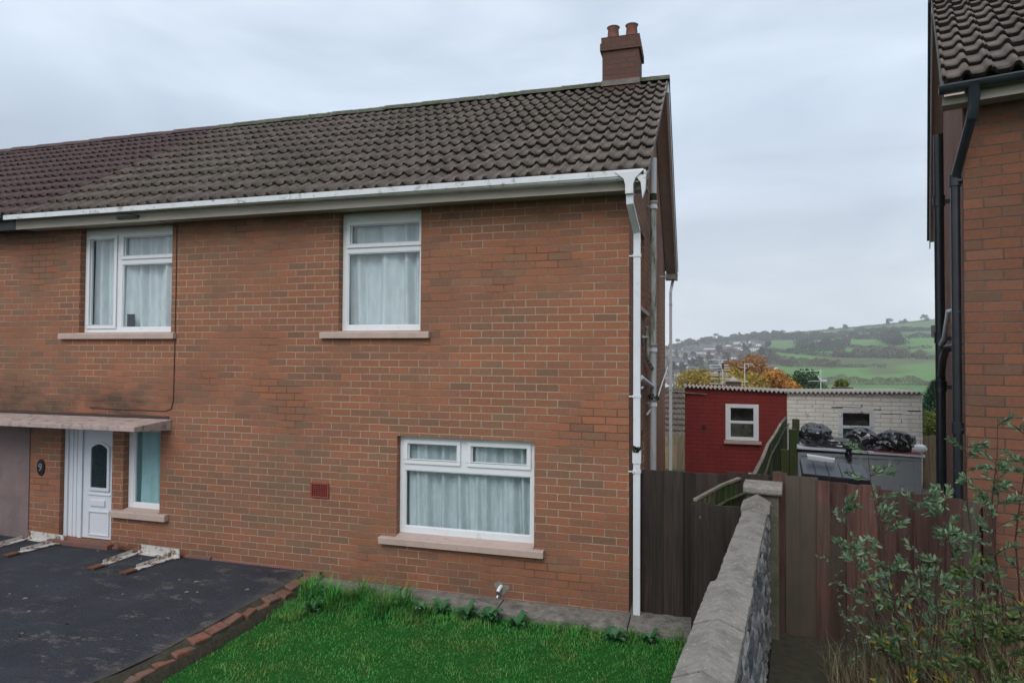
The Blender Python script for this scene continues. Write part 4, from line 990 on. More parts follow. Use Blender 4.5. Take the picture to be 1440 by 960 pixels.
h=MB(); h.box(4.19,4.81,9.57,9.58,1.00,1.46); h.build('green_board',M['green_board'],wh)
h=MB()   # cracks: open dark joints
for (x0,x1,z0,z1) in ((3.95,4.2,1.925,1.95),(4.88,5.05,1.90,1.92),(5.05,5.52,1.81,1.822),(4.62,4.64,1.95,2.03),(5.62,5.90,1.885,1.91),(5.48,5.49,1.6,1.68),(4.05,4.6,1.945,1.957),(3.5,3.53,1.95,1.97)):
    h.box(x0,x1,9.496,9.4995,z0,z1)
h.build('open_joints',M['box_dark'],wh)
h=MB(); h.tube([(3.40,9.47,1.86),(3.40,9.45,1.76),(3.40,9.47,1.70)],[.02,.025,.012],8); h.build('wall_fitting',M['white_plastic'],wh)
# cabinet
cb=empty('storage_cabinet',(2.98,8.0,0)); tag(cb,'long grey panelled storage cabinet with pale worktop in front of the white outbuilding','cabinet')
h=MB(); h.box(0,2.50,0,.75,-.1,1.00)
for x in (0.0,.55,1.25,1.85,2.35): h.box(x,x+.07,-.02,-.001,-.1,1.0)
for x in (.14,.32,.80,1.0,1.45,1.65,2.05,2.2): h.box(x,x+.008,-.005,-.001,-.1,.93)
h.box(0,2.5,-.021,-.0012,.93,1.0); h.build('body',M['cab'],cb)
h=MB(); h.add([(-.10,-.06,1.085),(2.56,-.06,1.005),(2.56,.80,1.005),(-.10,.80,1.085),(-.10,-.06,1.13),(2.56,-.06,1.05),(2.56,.80,1.05),(-.10,.80,1.13)],[(0,3,2,1),(4,5,6,7),(0,1,5,4),(1,2,6,5),(2,3,7,6),(3,0,4,7)]); h.build('worktop',M['cab_lid'],cb,bevel=.004)
# bin bags
def bag(loc,sx,sy,sz,seed,label,tail=None,rz=0):
    bm=bmesh.new(); bmesh.ops.create_icosphere(bm,subdivisions=5,radius=1)
    for v in bm.verts:
        d=v.co.normalized(); s_=Vector((seed*7.1,seed*3.3,0))
        n1=noise.noise(d*1.3+s_)*.22; rg=abs(noise.noise(d*1.9+s_))*.26+abs(noise.noise(d*4.2+s_))*.12
        rr=1+n1-rg+.06
        if tail:
            t=max(0,d.dot(Vector(tail).normalized())); rr*=1+.75*t**7; 
        p=Vector((d.x*sx,d.y*sy,d.z*sz))*rr
        if p.z<-sz*.62: p.z=-sz*.62+(p.z+sz*.62)*.12
        v.co=p
    me=bpy.data.meshes.new('bin_bag'); bm.to_mesh(me); bm.free(); me.materials.append(M['bag'])
    for q in me.polygons: q.use_smooth=True
    o=bpy.data.objects.new('bin_bag',me); col.objects.link(o); o.location=loc; o.rotation_euler=(0,0,rz)
    tag(o,label,'bin bag','black bin bags on the cabinet'); return o
bag((3.40,8.28,1.12+.22),.35,.30,.30,1,'black bin bag at the left end of the cabinet, tall and round')
bag((3.98,8.22,1.10+.10),.42,.16,.14,2,'flattened crumpled black bag hanging over the cabinet edge between the round bags',tail=(-1,0,.2))
bag((4.36,8.33,1.09+.19),.37,.28,.29,3,'black bin bag in front of the white outbuilding window')
bag((5.0,8.30,1.07+.19),.42,.28,.29,4,'black bin bag at the right with its neck twisted to the left',tail=(-1,0,-.35))
h=MB(); 
for i in range(10):
    z=.02-.03*i; wv=.09-.003*i
    h.v+= [(-wv+.02*math.sin(i),-.015*math.sin(i*1.3)-.09,z),(wv*.6+.02*math.sin(i*1.7),.0+.015*math.sin(i*2.1)-.09,z),(wv*.2,-.05-.09,z-.01)]
for i in range(9):
    for k in range(3): a=i*3+k;b=i*3+(k+1)%3; h.f.append((a,b,b+3,a+3)); h.m.append(0); h.sm.append(True)
o=h.build('bag_scrap',M['bag']); o.location=(4.03,8.0,1.12); tag(o,'narrow strip of black plastic hanging down the cabinet front','plastic strip')
h=MB(); h.tube([(0,0,.09),(.26,.02,.09)],[.11,.10],16); h.tube([(.26,.02,.09),(.32,.02,.06)],[.10,.05],16); o=h.build('white_container',M['white_plastic']); o.location=(5.34,8.3,1.055); tag(o,'white rounded container beside the right bin bag','container')
h=MB(); h.prism([(-.45,.0),(.50,.0),(.50,.018),(-.45,.026)],'y',0,.35); o=h.build('red_cloth',M['red_cloth']); o.location=(5.0,7.95,1.062); o.rotation_euler=(0,R(1.8),0); tag(o,'dull red cloth lying under the right bin bag','cloth')
# dark storage box with slatted lid
sb=empty('storage_box',(2.72,5.30,-.02),R(-4)); tag(sb,'dark plastic garden storage box with grooved sloping lid behind the brown fence','storage box')
h=MB(); h.box(.03,1.12,.05,.85,0,.86); h.build('body',M['box_dark'],sb,bevel=.01)
h=MB(); 
h.add([(0,0,.86),(1.15,0,.80),(1.15,.9,.97),(0,.9,1.03),(0,0,.95),(1.15,0,.89),(1.15,.9,1.05),(0,.9,1.11)],[(0,3,2,1),(4,5,6,7),(0,1,5,4),(1,2,6,5),(2,3,7,6),(3,0,4,7)],1)
for i in range(5):
    x0,x1=.01+i*.228,.01+i*.228+.215; zf=lambda x,y:.956-.052*x+.178*y
    h.add([(x0,.02,zf(x0,.02)),(x1,.02,zf(x1,.02)),(x1,.88,zf(x1,.88)),(x0,.88,zf(x0,.88)),(x0,.02,zf(x0,.02)+.02),(x1,.02,zf(x1,.02)+.02),(x1,.88,zf(x1,.88)+.02),(x0,.88,zf(x0,.88)+.02)],[(0,3,2,1),(4,5,6,7),(0,1,5,4),(1,2,6,5),(2,3,7,6),(3,0,4,7)],0)
h.build('lid',[M['box_lid'],M['box_dark']],sb)
h=MB(); h.box(-.24,.24,-.06,.07,.02,.035); h.box(-.24,.24,-.07,-.055,0,.06); h.box(-.24,.24,.06,.075,0,.06); h.box(-.245,-.23,-.07,.075,0,.065); h.box(.23,.245,-.07,.075,0,.065); h.tube([(-.22,0,.06),(.22,0,.06)],.02,8)
o=h.build('white_rack',M['white_plastic']); o.location=(3.13,5.93,1.14); o.rotation_euler=(R(8),R(5),R(-10)); tag(o,'white metal rack or handle piece lying on the dark box lid','rack')
# rear right fence bit and tan fence left
fence('wooden_fence','weathered wooden fence glimpsed right of the white outbuilding',(5.95,9.8),(8.2,9.3),(-.3,-.3),(1.30,1.30),.12,'wood_tan',seed=31)
fence('wooden_fence','tan board fence seen left of the red outbuilding',(-1.2,17),(.6,17),(-1.6,-1.6),(.25,.22),.15,'wood_tan',seed=33)
# neighbour bungalow behind (left gap)
hb=empty('brick_house',(-7,24,0)); hb.location=(0,0,0); tag(hb,'lower brick house with grey tiled roof in the gap left of the red outbuilding','house')
w=MB(); wall_sheet(w,'y',24,-9,1.6,-3.4,-.62,[(-.12,.5,-1.9,-.95)],.1); w.quad((1.6,24,-3.4),(1.6,30,-3.4),(1.6,30,-.62),(1.6,24,-.62)); w.quad((-9,30,-3.4),(1.6,30,-3.4),(1.6,30,-.62),(-9,30,-.62)); w.build('wall',M['brick'],hb)
rf=MB(); tile_slope(rf,-9.2,1.8,23.6,-.62,27,1.50,9,seed=40); tile_slope(rf,-9.2,1.8,30.4,-.62,27,1.50,9,seed=41); rf.noclean=True; q=rf.build('roof',M['tile'],hb); ridge_caps(q,-9.2,1.8,27,1.52)
window(hb,-.11,.49,-1.89,-.96,24.06,[(-.02,.40,-1.80,-1.32),(-.02,.40,-1.24,-1.05)])
h=MB(); h.box(-9.2,1.8,23.50,23.62,-.72,-.60); h.build('gutter',M['upvc_dirty'],hb)
h=MB(); h.box(-.10,.48,24.25,24.26,-1.88,-.97); h.build('inner_lining',M['dark_int'],hb)

# house below behind the red outbuilding: chimney just shows over the roof
lb=empty('brick_house',(0,0,0)); tag(lb,'house below the outbuildings whose capped chimney just shows above the corrugated roof','house')
w=MB(); w.box(1.0,9.5,27,33,-6,-1.2); w.build('wall',M['brick'],lb)
w=MB(); w.prism([(26.6,-1.2),(30,.55),(33.4,-1.2)],'x',.8,9.7); rr_=w.build('roof',M['fr2'],lb)
w=MB(); w.box(2.15,2.95,29.7,30.3,.2,1.83); cc_=w.build('chimney',M['brick_dark'],rr_)
w=MB(); w.box(2.08,3.02,29.62,30.38,1.832,1.90); w.tube([(2.55,30,1.90),(2.55,30,1.98),(2.55,30,2.06),(2.55,30,2.14)],[.24,.20,.08,.03],12); w.build('chimney_cap',M['corr'],cc_)
w=MB(); w.box(7.2,8.2,29.8,30.2,.2,1.55); w.box(7.55,8.5,29.7,30.2,1.552,1.62); w.build('chimney',M['brick_dark'],rr_)

# ================================================================== AERIALS
def aerial(x,y,z0,z1,label,kind,mat='alu'):
    e=empty('tv_aerial',(x,y,z0)); tag(e,label,'aerial','television aerials behind the outbuildings')
    h=MB(); hgt=z1-z0; h.tube([(0,0,0),(0,0,hgt)],.022,8); h.build('mast',M[mat],e)
    return e,hgt
e,hg=aerial(2.0,30,.6,3.05,'tall aerial with many stacked horizontal rods above the red outbuilding',0)
h=MB(); h.tube([(-.25,0,2.45),(.0,0,1.8),(-.15,.1,1.55)],.03,6); 
for (z,a,b) in ((2.42,-.75,.25),(2.12,-.72,.30),(1.86,-.66,.36),(1.98,-.66,.35),(1.66,-.66,.36),(1.55,-.6,.3),(1.38,-.66,.36),(1.10,-.7,.3),(1.18,-.1,.2)): h.tube([(a,rnd.uniform(-.3,.3),z),(b,rnd.uniform(-.1,.1),z)],.020,6)
h.build('elements',M['alu'],e)
e,hg=aerial(3.15,30,.6,2.85,'slim aerial with a cross bar above the red outbuilding, right of the stacked one',1)
h=MB(); h.tube([(-.3,0,1.23),(.15,0,1.23)],.020,6); h.tube([(-.05,0,2.22),(.45,0,2.22)],.012,6); h.tube([(.2,0,2.0),(.2,0,2.25)],.012,6); h.tube([(-.3,0,2.05),(.15,0,1.98)],.012,6); h.build('elements',M['alu'],e)
def yagi(e,p0,p1,n,mat,el=.22):
    h=MB(); p0=Vector(p0);p1=Vector(p1); h.tube([p0,p1],.012,6); d=(p1-p0).normalized(); v=Vector((0,0,1))
    for i in range(n):
        q=p0.lerp(p1,i/(n-1)); l_=el*(1.2-.5*i/n); h.tube([q-v*l_*.4,q+v*l_*.4],.014,5)
    q=p0; h.box(q.x-.05,q.x+.05,q.y-.15,q.y+.15,q.z-.02,q.z+.30); 
    h.build('yagi_boom',M[mat],e)
e,hg=aerial(1.75,28,.6,2.6,'dark yagi aerial angled to the left over the autumn trees',2,'alu_dark'); yagi(e,(.2,0,1.98),(-1.2,0,1.72),15,'alu_dark',.16)
e,hg=aerial(6.75,28.5,1.0,2.5,'small pale aerial over the left part of the white outbuilding',3)
h=MB(); h.tube([(-1.0,0,1.45),(0,0,1.50),(.1,0,1.50)],.012,6); h.tube([(0,0,1.3),(0,0,1.62)],.012,6); h.tube([(-.6,0,.95),(.2,0,1.0)],.012,6); h.tube([(0,.0,1.0),(-.15,0,1.25)],.03,6); h.box(-.02,.28,-.02,.02,.97,1.05); h.build('elements',M['alu'],e)
e,hg=aerial(7.75,14,-.9,2.9,'dark yagi aerial pointing right beside the black pipes',4,'alu_dark'); e.location=(6.9,12.5,1.6)
for ch_ in list(e.children): bpy.data.objects.remove(ch_)
h=MB(); h.tube([(2.6,.9,-3),(2.6,.9,1.7)],.02,8); h.build('mast',M['alu_dark'],e)
yagi(e,(.15,-.2,2.17),(2.6,.9,1.98),14,'alu_dark',.18)

# ================================================================== FOLIAGE
def leafquad(mb,p,u,v,fold=.0):
    """pointed leaf: 6 verts"""
    n=u.cross(v).normalized()*fold
    mb.v+=[tuple(p-u),tuple(p-u*.25+v+n),tuple(p+u*.45+v*.8+n),tuple(p+u),tuple(p+u*.45-v*.8+n),tuple(p-u*.25-v+n)]
    b=len(mb.v)-6; mb.f+=[(b,b+1,b+2,b+3),(b,b+3,b+4,b+5)]; mb.m+=[0,0]; mb.sm+=[False,False]
def rv(r_): return Vector((r_.gauss(0,1),r_.gauss(0,1),r_.gauss(0,1))).normalized()
def crown(name,centers,n,size,mat,parent,seed,flat=.8):
    r_=random.Random(seed); mb=MB(); mb.noclean=True
    tot=sum(c[3]**2 for c in centers)
    for (x,y,z,R_) in centers:
        k=int(n*R_*R_/tot)
        for i in range(k):
            d=rv(r_); rad=R_*(r_.random()**.35)*(1+.30*noise.noise(d*2.2+Vector((x,y,z))))
            p=Vector((x,y,z))+Vector((d.x,d.y,d.z*flat))*rad
            u=rv(r_)*size*r_.uniform(.6,1.3); v=u.orthogonal().normalized()*size*r_.uniform(.4,.8); v=Matrix.Rotation(r_.uniform(0,6.28),3,u.normalized())@v
            b=len(mb.v); mb.v+=[tuple(p-u),tuple(p+v),tuple(p+u),tuple(p-v)]; mb.f.append((b,b+1,b+2,b+3)); mb.m.append(0); mb.sm.append(False)
    return mb.build(name,M[mat],parent)
def tree(name,label,x,y,z0,h,R_,mat,leaf=.2,n=3000,seed=1,group=None,blobs=9,cat='tree',trunkr=.2,spread=1.,limbs=True,low=.42):
    e=empty(name,(x,y,z0)); tag(e,label,cat,group); r_=random.Random(seed)
    cs=[]
    for i in range(blobs):
        a=r_.uniform(0,6.28); rad=R_*r_.uniform(.15,.72)*spread; zz=h*r_.uniform(low,.86); cs.append((math.cos(a)*rad,math.sin(a)*rad,zz,R_*r_.uniform(.32,.55)*(1.15-.5*zz/h)))
    cs.append((r_.uniform(-.2,.2)*R_,0,h-R_*.45,R_*.40))
    crown('crown',cs,n,leaf,mat,e,seed)
    t=MB(); t.tube([(0,0,-.5),(.05*h*.1,0,h*.3),(0,.02*h,h*.7),(0,0,h*.9)],[trunkr*1.2,trunkr,trunkr*.55,trunkr*.15],8)
    if limbs:
        for c in cs[:7]: t.tube([(0,0,h*.35),(c[0]*.5,c[1]*.5,(h*.4+c[2])/2),(c[0],c[1],c[2]+c[3]*.7)],[trunkr*.5,trunkr*.3,trunkr*.08],5)
    t.build('trunk',M['bark'],e); return e
# autumn trees beyond the outbuildings (50-75 m)
AT='autumn trees below the outbuildings'
tree('autumn_tree','broad ochre yellow tree behind the stacked aerial',1.8,50.5,-6.3,9.0,4.2,'aut_y',.12,17000,11,AT,blobs=15)
tree('autumn_tree','ochre tree at the far left of the autumn group',-.2,46,-5.5,6.9,3.2,'aut_y',.12,9000,12,AT,blobs=12)
tree('autumn_tree','tall rust brown tree rising highest of the autumn group',5.2,60,-7.4,11.3,3.0,'aut_b',.13,13000,13,AT,blobs=15,low=.5)
tree('autumn_tree','orange brown tree between the ochre and the bright orange tree',3.6,54,-6.6,10.0,3.0,'aut_b',.12,13000,14,AT,blobs=14)
tree('autumn_tree','bright orange rounded tree above the joint of the two outbuildings',7.1,52.5,-6.3,8.9,2.7,'aut_o',.12,15000,15,AT,blobs=14)
tree('autumn_tree','low mixed ochre tree in front of the rust coloured one',3.4,47,-5.6,7.6,3.0,'aut_y',.12,11000,16,AT,blobs=13)
tree('green_tree','green bushy tree right of the orange tree',9.6,54,-6.5,9.1,2.9,'green_t',.12,10000,17,blobs=12)
tree('green_tree','small yellow green tree behind the small pale aerial',11.9,51,-6.0,7.6,1.3,'lime_t',.12,5000,18,blobs=8)
# right gap: conifer and yellow-green shrub
e=empty('conifer',(7.85,14.6,-.7)); tag(e,'dark green conifer beside the black pipes of the right house','tree')
mb=MB(); mb.noclean=True; r_=random.Random(5)
for i in range(6500):
    t=r_.random()**.7; z=.3+2.9*t; rad=1.25*(1-t)**.8+.08; a=r_.uniform(0,6.28); q=r_.random()**.4*rad*(1+.25*math.sin(a*5+z*4)); p=Vector((math.cos(a)*q,math.sin(a)*q,z))
    u=Vector((math.cos(a),math.sin(a),.9)).normalized()*r_.uniform(.05,.12); u+=rv(r_)*.02; v=u.orthogonal().normalized()*.012
    b=len(mb.v); mb.v+=[tuple(p-u),tuple(p+v),tuple(p+u),tuple(p-v)]; mb.f.append((b,b+1,b+2,b+3)); mb.m.append(0); mb.sm.append(False)
mb.build('crown',M['conifer'],e); t=MB(); t.tube([(0,0,-.4),(0,0,2.9)],[.09,.01],8); t.build('trunk',M['bark'],e)
e=empty('yellow_green_shrub',(6.75,11.3,-.15)); tag(e,'bright yellow green shrub between the white outbuilding and the black pipes','shrub')
crown('foliage',[(0,0,1.5,.6),(.5,.3,1.2,.7),(-.2,.2,.9,.6),(.2,-.1,.5,.6),(.6,0,1.75,.4)],5200,.045,'lime_t',e,6)
t=MB()
for i in range(6): t.tube([(0,0,0),(.1*i-.25,.05*i-.1,.7),(.2*i-.4,.1*i-.2,1.6)],[.03,.02,.006],5)
t.build('stems',M['bark'],e)

# distant hedgerows on the hill
def hedgerow(pts,label,mat,h=7,w=5,dens=1.0,size=.9,seed=1,gapf=.0):
    e0=pts[0]; r_=random.Random(seed); mb=MB(); mb.noclean=True
    for i in range(len(pts)-1):
        a=Vector((*pts[i],0)); b=Vector((*pts[i+1],0)); L_=(b-a).length; n=int(L_*dens*h*(w+3)/4.2); d=(b-a)/L_; nn=Vector((d.y,-d.x,0))
        for k in range(n):
            t=r_.random(); p=a.lerp(b,t)
            hh=h*(.72+.55*noise.noise(Vector((p.x*.05,p.y*.05,seed)))+.4*noise.noise(Vector((p.x*.16,p.y*.16,seed+4))))
            if hh<gapf*.75*h: continue
            z=r_.random()**.8*hh; off=r_.gauss(0,w*.3)*(1-.5*z/h)
            q=p+nn*off; q.z=H(q.x,q.y)+z
            u=rv(r_)*size*r_.uniform(.5,1.3); v=u.orthogonal().normalized()*size*r_.uniform(.4,.8)
            b0=len(mb.v); q-=Vector((e0[0],e0[1],0)); mb.v+=[tuple(q-u),tuple(q+v),tuple(q+u),tuple(q-v)]; mb.f.append((b0,b0+1,b0+2,b0+3)); mb.m.append(0); mb.sm.append(False)
    o=mb.build('hedgerow',M[mat]); o.location=(e0[0],e0[1],0); tag(o,label,'hedgerow','hedgerows across the far hillside'); return o
hedgerow([(60,515),(86,508),(104,505),(121,502),(141,496),(160,488)],'brown hedge along the foot of the lowest far field','far_b',6.5,4,5.,.45,1)
hedgerow([(60,690),(85,649),(103,646),(118,632)],'row of brown and grey trees at the left end of the lowest big field','far_b',10,8,2.2,.6,2,.4)
hedgerow([(118,632),(132,618),(150,608)],'thin scrub hedge right of the brown trees across the middle of the hill','far_a',4,4,3.0,.5,22,.3)
hedgerow([(75,901),(96,790),(116,730),(137,700),(168,673),(205,640)],'long dark hedge crossing the whole hillside halfway up','far_a',6,4,1.3,.8,3)
hedgerow([(99,811),(125,784),(150,770)],'thick grey tree belt above the long hedge, left part','far_a',10,14,.8,.9,4,.4)
hedgerow([(128,715),(150,700),(176,690),(196,668)],'olive and brown tree clumps standing along the long hedge','far_b',10,12,1.8,.7,5,.35)
hedgerow([(159,800),(186,748),(222,736)],'hedge line under the bright green middle field','far_a',5,5,1.2,.8,6)
hedgerow([(191,1012),(203,952),(224,901)],'thin tree row above the bright green middle field','far_a',10,6,1.0,.9,7,.45)
hedgerow([(222,900),(216,860),(205,790)],'grey tree belt running downhill at the right of the bright field','far_a',14,18,.9,1.0,8,.35)
hedgerow([(121,895),(137,830),(164,820)],'grey tree belt left of the bright green middle field','far_a',12,20,.9,1.0,9,.3)
hedgerow([(60,1190),(100,1225),(135,1210),(170,1144),(186,1060)],'broad dark wood edge below the skyline','far_a',14,18,.8,1.1,10,.3)
hedgerow([(190,1080),(231,1200),(267,1162),(290,1060),(325,1020)],'hedge crossing the highest fields at the right','far_a',9,12,1.0,1.1,11,.35)
hedgerow([(245,905),(262,880),(290,850)],'dark hedge right of the downhill tree belt','far_a',7,7,1.1,.9,12,.3)
hedgerow([(158,1410),(204,1368),(254,1365),(318,1330),(393,1320)],'thin hedge along the right hand skyline','far_a',4,4,1.3,.9,13)
hedgerow([(-70,1140),(-54,1147),(-8,1264),(48,1400),(110,1425),(158,1418)],'dark wood along the left hand skyline','far_a',13,20,1.0,1.3,14,.2)
hedgerow([(80,700),(60,760),(40,860),(30,960)],'rough hedge dividing the town from the fields','far_b',8,12,1.0,1.0,15,.3)
# skyline trees
def far_tree(x,y,h,R_,mat,label,seed,group='lone trees on the far skyline',n=420):
    return tree('distant_tree',label,x,y,H(x,y)-.5,h,R_,mat,.95,n,seed,group,blobs=7,trunkr=.5,limbs=False,low=.28)
sk=[(-50,1150,16,8),(-38,1185,20,9),(-15,1235,15,8),(0,1265,17,8),(32,1370,21,10),(66,1400,16,8),(76,1402,17,7),(90,1412,12,6),(120,1415,13,8),(140,1412,12,6),(262,1352,10,7),(330,1330,14,8),(352,1326,9,8),(384,1322,13,9),(238,1360,8,5)]
wd=['leftmost','second','third','fourth','tall pointed fifth','sixth','seventh','eighth','ninth','tenth','lone small','dark round','low','rightmost','small bushy']
for i,(x,y,h_,R_) in enumerate(sk):
    far_tree(x,y,h_,R_,'far_a',wd[i]+' grey tree on the far skyline','x' and i+50)
# town on the left of the hill
def far_house(i,x,y,w_,d_,h_,rz,wm,rm):
    z=H(x,y)-.8
    e=empty('distant_house',(x,y,z),rz); tag(e,'small pale distant house in the hillside town','house','distant houses in the hillside town')
    a=MB(); a.box(-w_/2,w_/2,-d_/2,d_/2,-2,h_); a.build('wall',M[wm],e)
    a=MB(); a.prism([(-d_/2-.4,h_-.05),(0,h_+d_*.33),(d_/2+.4,h_-.05)],'x',-w_/2-.3,w_/2+.3); a.build('roof',M[rm],e)
    a=MB()
    for k in range(max(2,int(w_/3))):
        xx=-w_/2+1+k*3
        for zz in ((1.0,2.2),(3.6,4.8)):
            if zz[1]<h_: a.box(xx,xx+1.2,-d_/2-.02,-d_/2-.001,zz[0],zz[1])
    a.build('windows',M['far_win'],e)
    return e
r_=random.Random(77); k=0; placed=[]
while k<150:
    dd=r_.uniform(500,1200)**1; b=r_.uniform(-.205,-.035)
    x=CX+dd*GX+b*dd*GY; y=CY+dd*GY-b*dd*GX
    if any((x-q[0])**2+(y-q[1])**2<13**2 for q in placed): continue
    if b>-.09 and dd>760: 
        if r_.random()<.6: continue
    placed.append((x,y)); far_house(k,x,y,r_.choice([8,10,14,20]),7.5,r_.uniform(3,5.4),r_.choice([0,0,.3,-.4,1.4])+r_.uniform(-.1,.1),'fw%d'%r_.choice([0,0,0,1,1,2]),'fr%d'%r_.choice([0,0,1,2,2])); k+=1
k=0
tr=[]
for k in range(64):
    dd=r_.uniform(480,1180); b=r_.uniform(-.205,-.03); x=CX+dd*GX+b*dd*GY; y=CY+dd*GY-b*dd*GX
    mt=r_.choice(['far_a','far_a','far_a','far_b','far_b','far_c']); h_=r_.uniform(8,13)
    if k<6:
        base=tree('distant_tree','rounded tree among the distant town houses',x,y,H(x,y)-.5,h_,h_*.42,['far_a','far_b','far_c'][k%3],.8,330,200+k,'trees among the distant town houses',blobs=6,trunkr=.35,limbs=False,low=.25); tr.append(base)
    else:
        o=copy_tree(tr[r_.choice([0,1,3,4,0,1,3,4,2])]); o.location=(x,y,H(x,y)-.5); o.rotation_euler=(0,0,r_.uniform(0,6)); s_=r_.uniform(.8,1.4); o.scale=(s_,s_,s_)

# ================================================================== GRASS, WEEDS, BUSHES
r_=random.Random(99); mb=MB(); mb.noclean=True
def blade(x,y,z,h,w,lean,a):
    d=Vector((math.cos(a),math.sin(a),0)); s=Vector((-d.y,d.x,0))*w
    p=Vector((x,y,z)); q=p+Vector((0,0,h*.55))+d*lean*.3; t=p+Vector((0,0,h*(1-.35*min(1,lean/h))))+d*lean
    b=len(mb.v); mb.v+=[tuple(p-s),tuple(p+s),tuple(q+s*.8),tuple(q-s*.8),tuple(t)]
    mb.f+=[(b,b+1,b+2,b+3),(b+3,b+2,b+4)]; mb.m+=[0,0]; mb.sm+=[True,True]
def wallx(y): return .80+(y+5.6)*(.632/4.68)
cnt=0
while cnt<60000:
    y=-.46-3.6*r_.random()**1.15; x=r_.uniform(-4.28,wallx(y)-.12)
    if y>-.36-.06*max(0,(x+4.3)/4.3): continue
    tn=noise.noise(Vector((x*1.1,y*1.4,4)))+.5*noise.noise(Vector((x*3.5,y*3.5,9)))
    near=max(0,1-(-y-.42)/.62); left=sm(-2.3,-3.0,x)
    tuft=near*(.35+.9*left)+max(0,tn)*.35*near
    if x<-3.9 and y>-1.3: tuft=max(tuft,.35)
    if near>.35 and noise.noise(Vector((x*2.3,y*3,1)))<-.12 and left<.4: 
        if r_.random()<.7: continue
    cl_=max(0,noise.noise(Vector((x*4.5,y*4.5,7)))+.25); h=.025+.03*r_.random()+tuft*(.24+.16*left)*r_.uniform(.3,1.25)*(.45+1.1*cl_)+.10*max(0,cl_-.35)*r_.random()
    blade(x,y,-.125,h,.0022+.0024*r_.random()+.0030*tuft,h*r_.uniform(.15,1.0),r_.uniform(0,6.28)); cnt+=1
# sward under blades
g=mb.build('grass',M['grass']); tag(g,kind='stuff')
mb=MB(); n1,n2=50,40
for j in range(n2+1):
    for i in range(n1+1):
        y=-.25-6*j/n2; x=-4.34+(wallx(y)-.0+4.34)*i/n1; mb.v.append((x,y,max(H(x,y),-.12)+.012+.02*noise.noise(Vector((x*3,y*3,0)))))
for j in range(n2):
    for i in range(n1): a=j*(n1+1)+i; mb.f.append((a,a+1,a+n1+2,a+n1+1)); mb.m.append(0); mb.sm.append(True)
m=NT('lawn_sward'); m.color(m.ramp(m.noise(25,5,.7),[(.3,(.012,.07,.012)),(.7,(.022,.13,.02))])).setp(rough=.95,spec=.1); m.bump(m.noise(60,4,.7),.9,.02)
tag(mb.build('lawn',m.m),kind='structure')
# broad leaf weeds
def weed(x,y,n,ln,label,mat='weed',z=-.12,wid=.28,up=.5,curl=0):
    e=empty('weed',(x,y,z)); tag(e,label,'weed','weeds in the lawn by the path'); mb=MB(); 
    for i in range(n):
        a=r_.uniform(0,6.28); d=Vector((math.cos(a),math.sin(a),0)); s=Vector((-d.y,d.x,0)); L_=ln*r_.uniform(.6,1.15); K=6; b=len(mb.v); u_=up*r_.uniform(.5,1.4)
        for k in range(K+1):
            t=k/K; w_=L_*wid*math.sin(math.pi*min(1,.12+t*.88))**.8*(1+.25*math.sin(k*2.6+i)); c=d*L_*t+Vector((0,0,L_*u_*math.sin(t*2.2)+.01))
            cz=Vector((0,0,w_*.35+curl*math.sin(k*3)*.012)); mb.v+=[tuple(c-s*w_+cz),tuple(c),tuple(c+s*w_+cz)]
        for k in range(K):
            for q in range(2): aa=b+k*3+q; mb.f.append((aa,aa+1,aa+4,aa+3)); mb.m.append(0); mb.sm.append(True)
    mb.noclean=True; mb.build('leaves',M[mat],e); return e
wl=[(-4.02,-.66,26,.15,'curly leaved weed beside the brick edging, upper left of the lawn'),(-3.86,-.92,22,.13,'low curly weed in front of the upper left clump'),(-2.55,-.62,9,.11,'round leaved weed at the path edge below the large window'),(-2.3,-.55,9,.12,'second round leaved weed right of the first below the window'),(-1.95,-.60,8,.13,'weed rosette under the middle of the window'),(-1.62,-.62,9,.13,'weed rosette below the outlet pipe'),(-1.25,-.70,8,.12,'dandelion like weed right of the outlet pipe'),(-.1,-.72,9,.12,'flat weed near the foot of the downpipe'),(.30,-.66,8,.10,'small weed close to the stone wall end'),(-2.95,-.7,9,.13,'weed clump right of the tallest grass')]
for i,q in enumerate(wl): weed(q[0],q[1]+(.0 if i<2 else .06),q[2]+6,q[3]*(1. if i<2 else 1.25),q[4],curl=1 if i<2 else 0,up=.9 if i<2 else .85,wid=.24 if i<2 else .3)
h=MB()
for i in range(7):
    a=i*.9; h.v+=[(0,0,0),(.018*math.cos(a),.018*math.sin(a),.008),(.018*math.cos(a+.6),.018*math.sin(a+.6),.008)]; h.f.append((3*i,3*i+1,3*i+2)); h.m.append(0); h.sm.append(False)
o=h.build('white_flower',M['white_plastic']); o.location=(-2.52,-.66,.0); tag(o,'tiny white daisy at the path edge below the window','flower')
mb=MB(); mb.noclean=True
for i in range(260):
    x=-3.05+r_.gauss(0,.14); y=-.50+r_.gauss(0,.06); blade(x,y,-.12,.18*r_.uniform(.5,1.2),.002,.10,r_.uniform(0,6.28))
tag(mb.build('dry_grass_tuft',M['dry']),'pale dead grass tuft beside the path at the right of the long grass','grass tuft')
mb=MB(); mb.noclean=True
for i in range(26): blade(.60+r_.gauss(0,.03),-.46+r_.gauss(0,.03),-.12,.30*r_.uniform(.5,1.1),.003,.12,r_.uniform(0,6.28))
tag(mb.build('grass_tuft',M['grass']),'small seeding grass tuft at the foot of the dark fence','grass tuft')

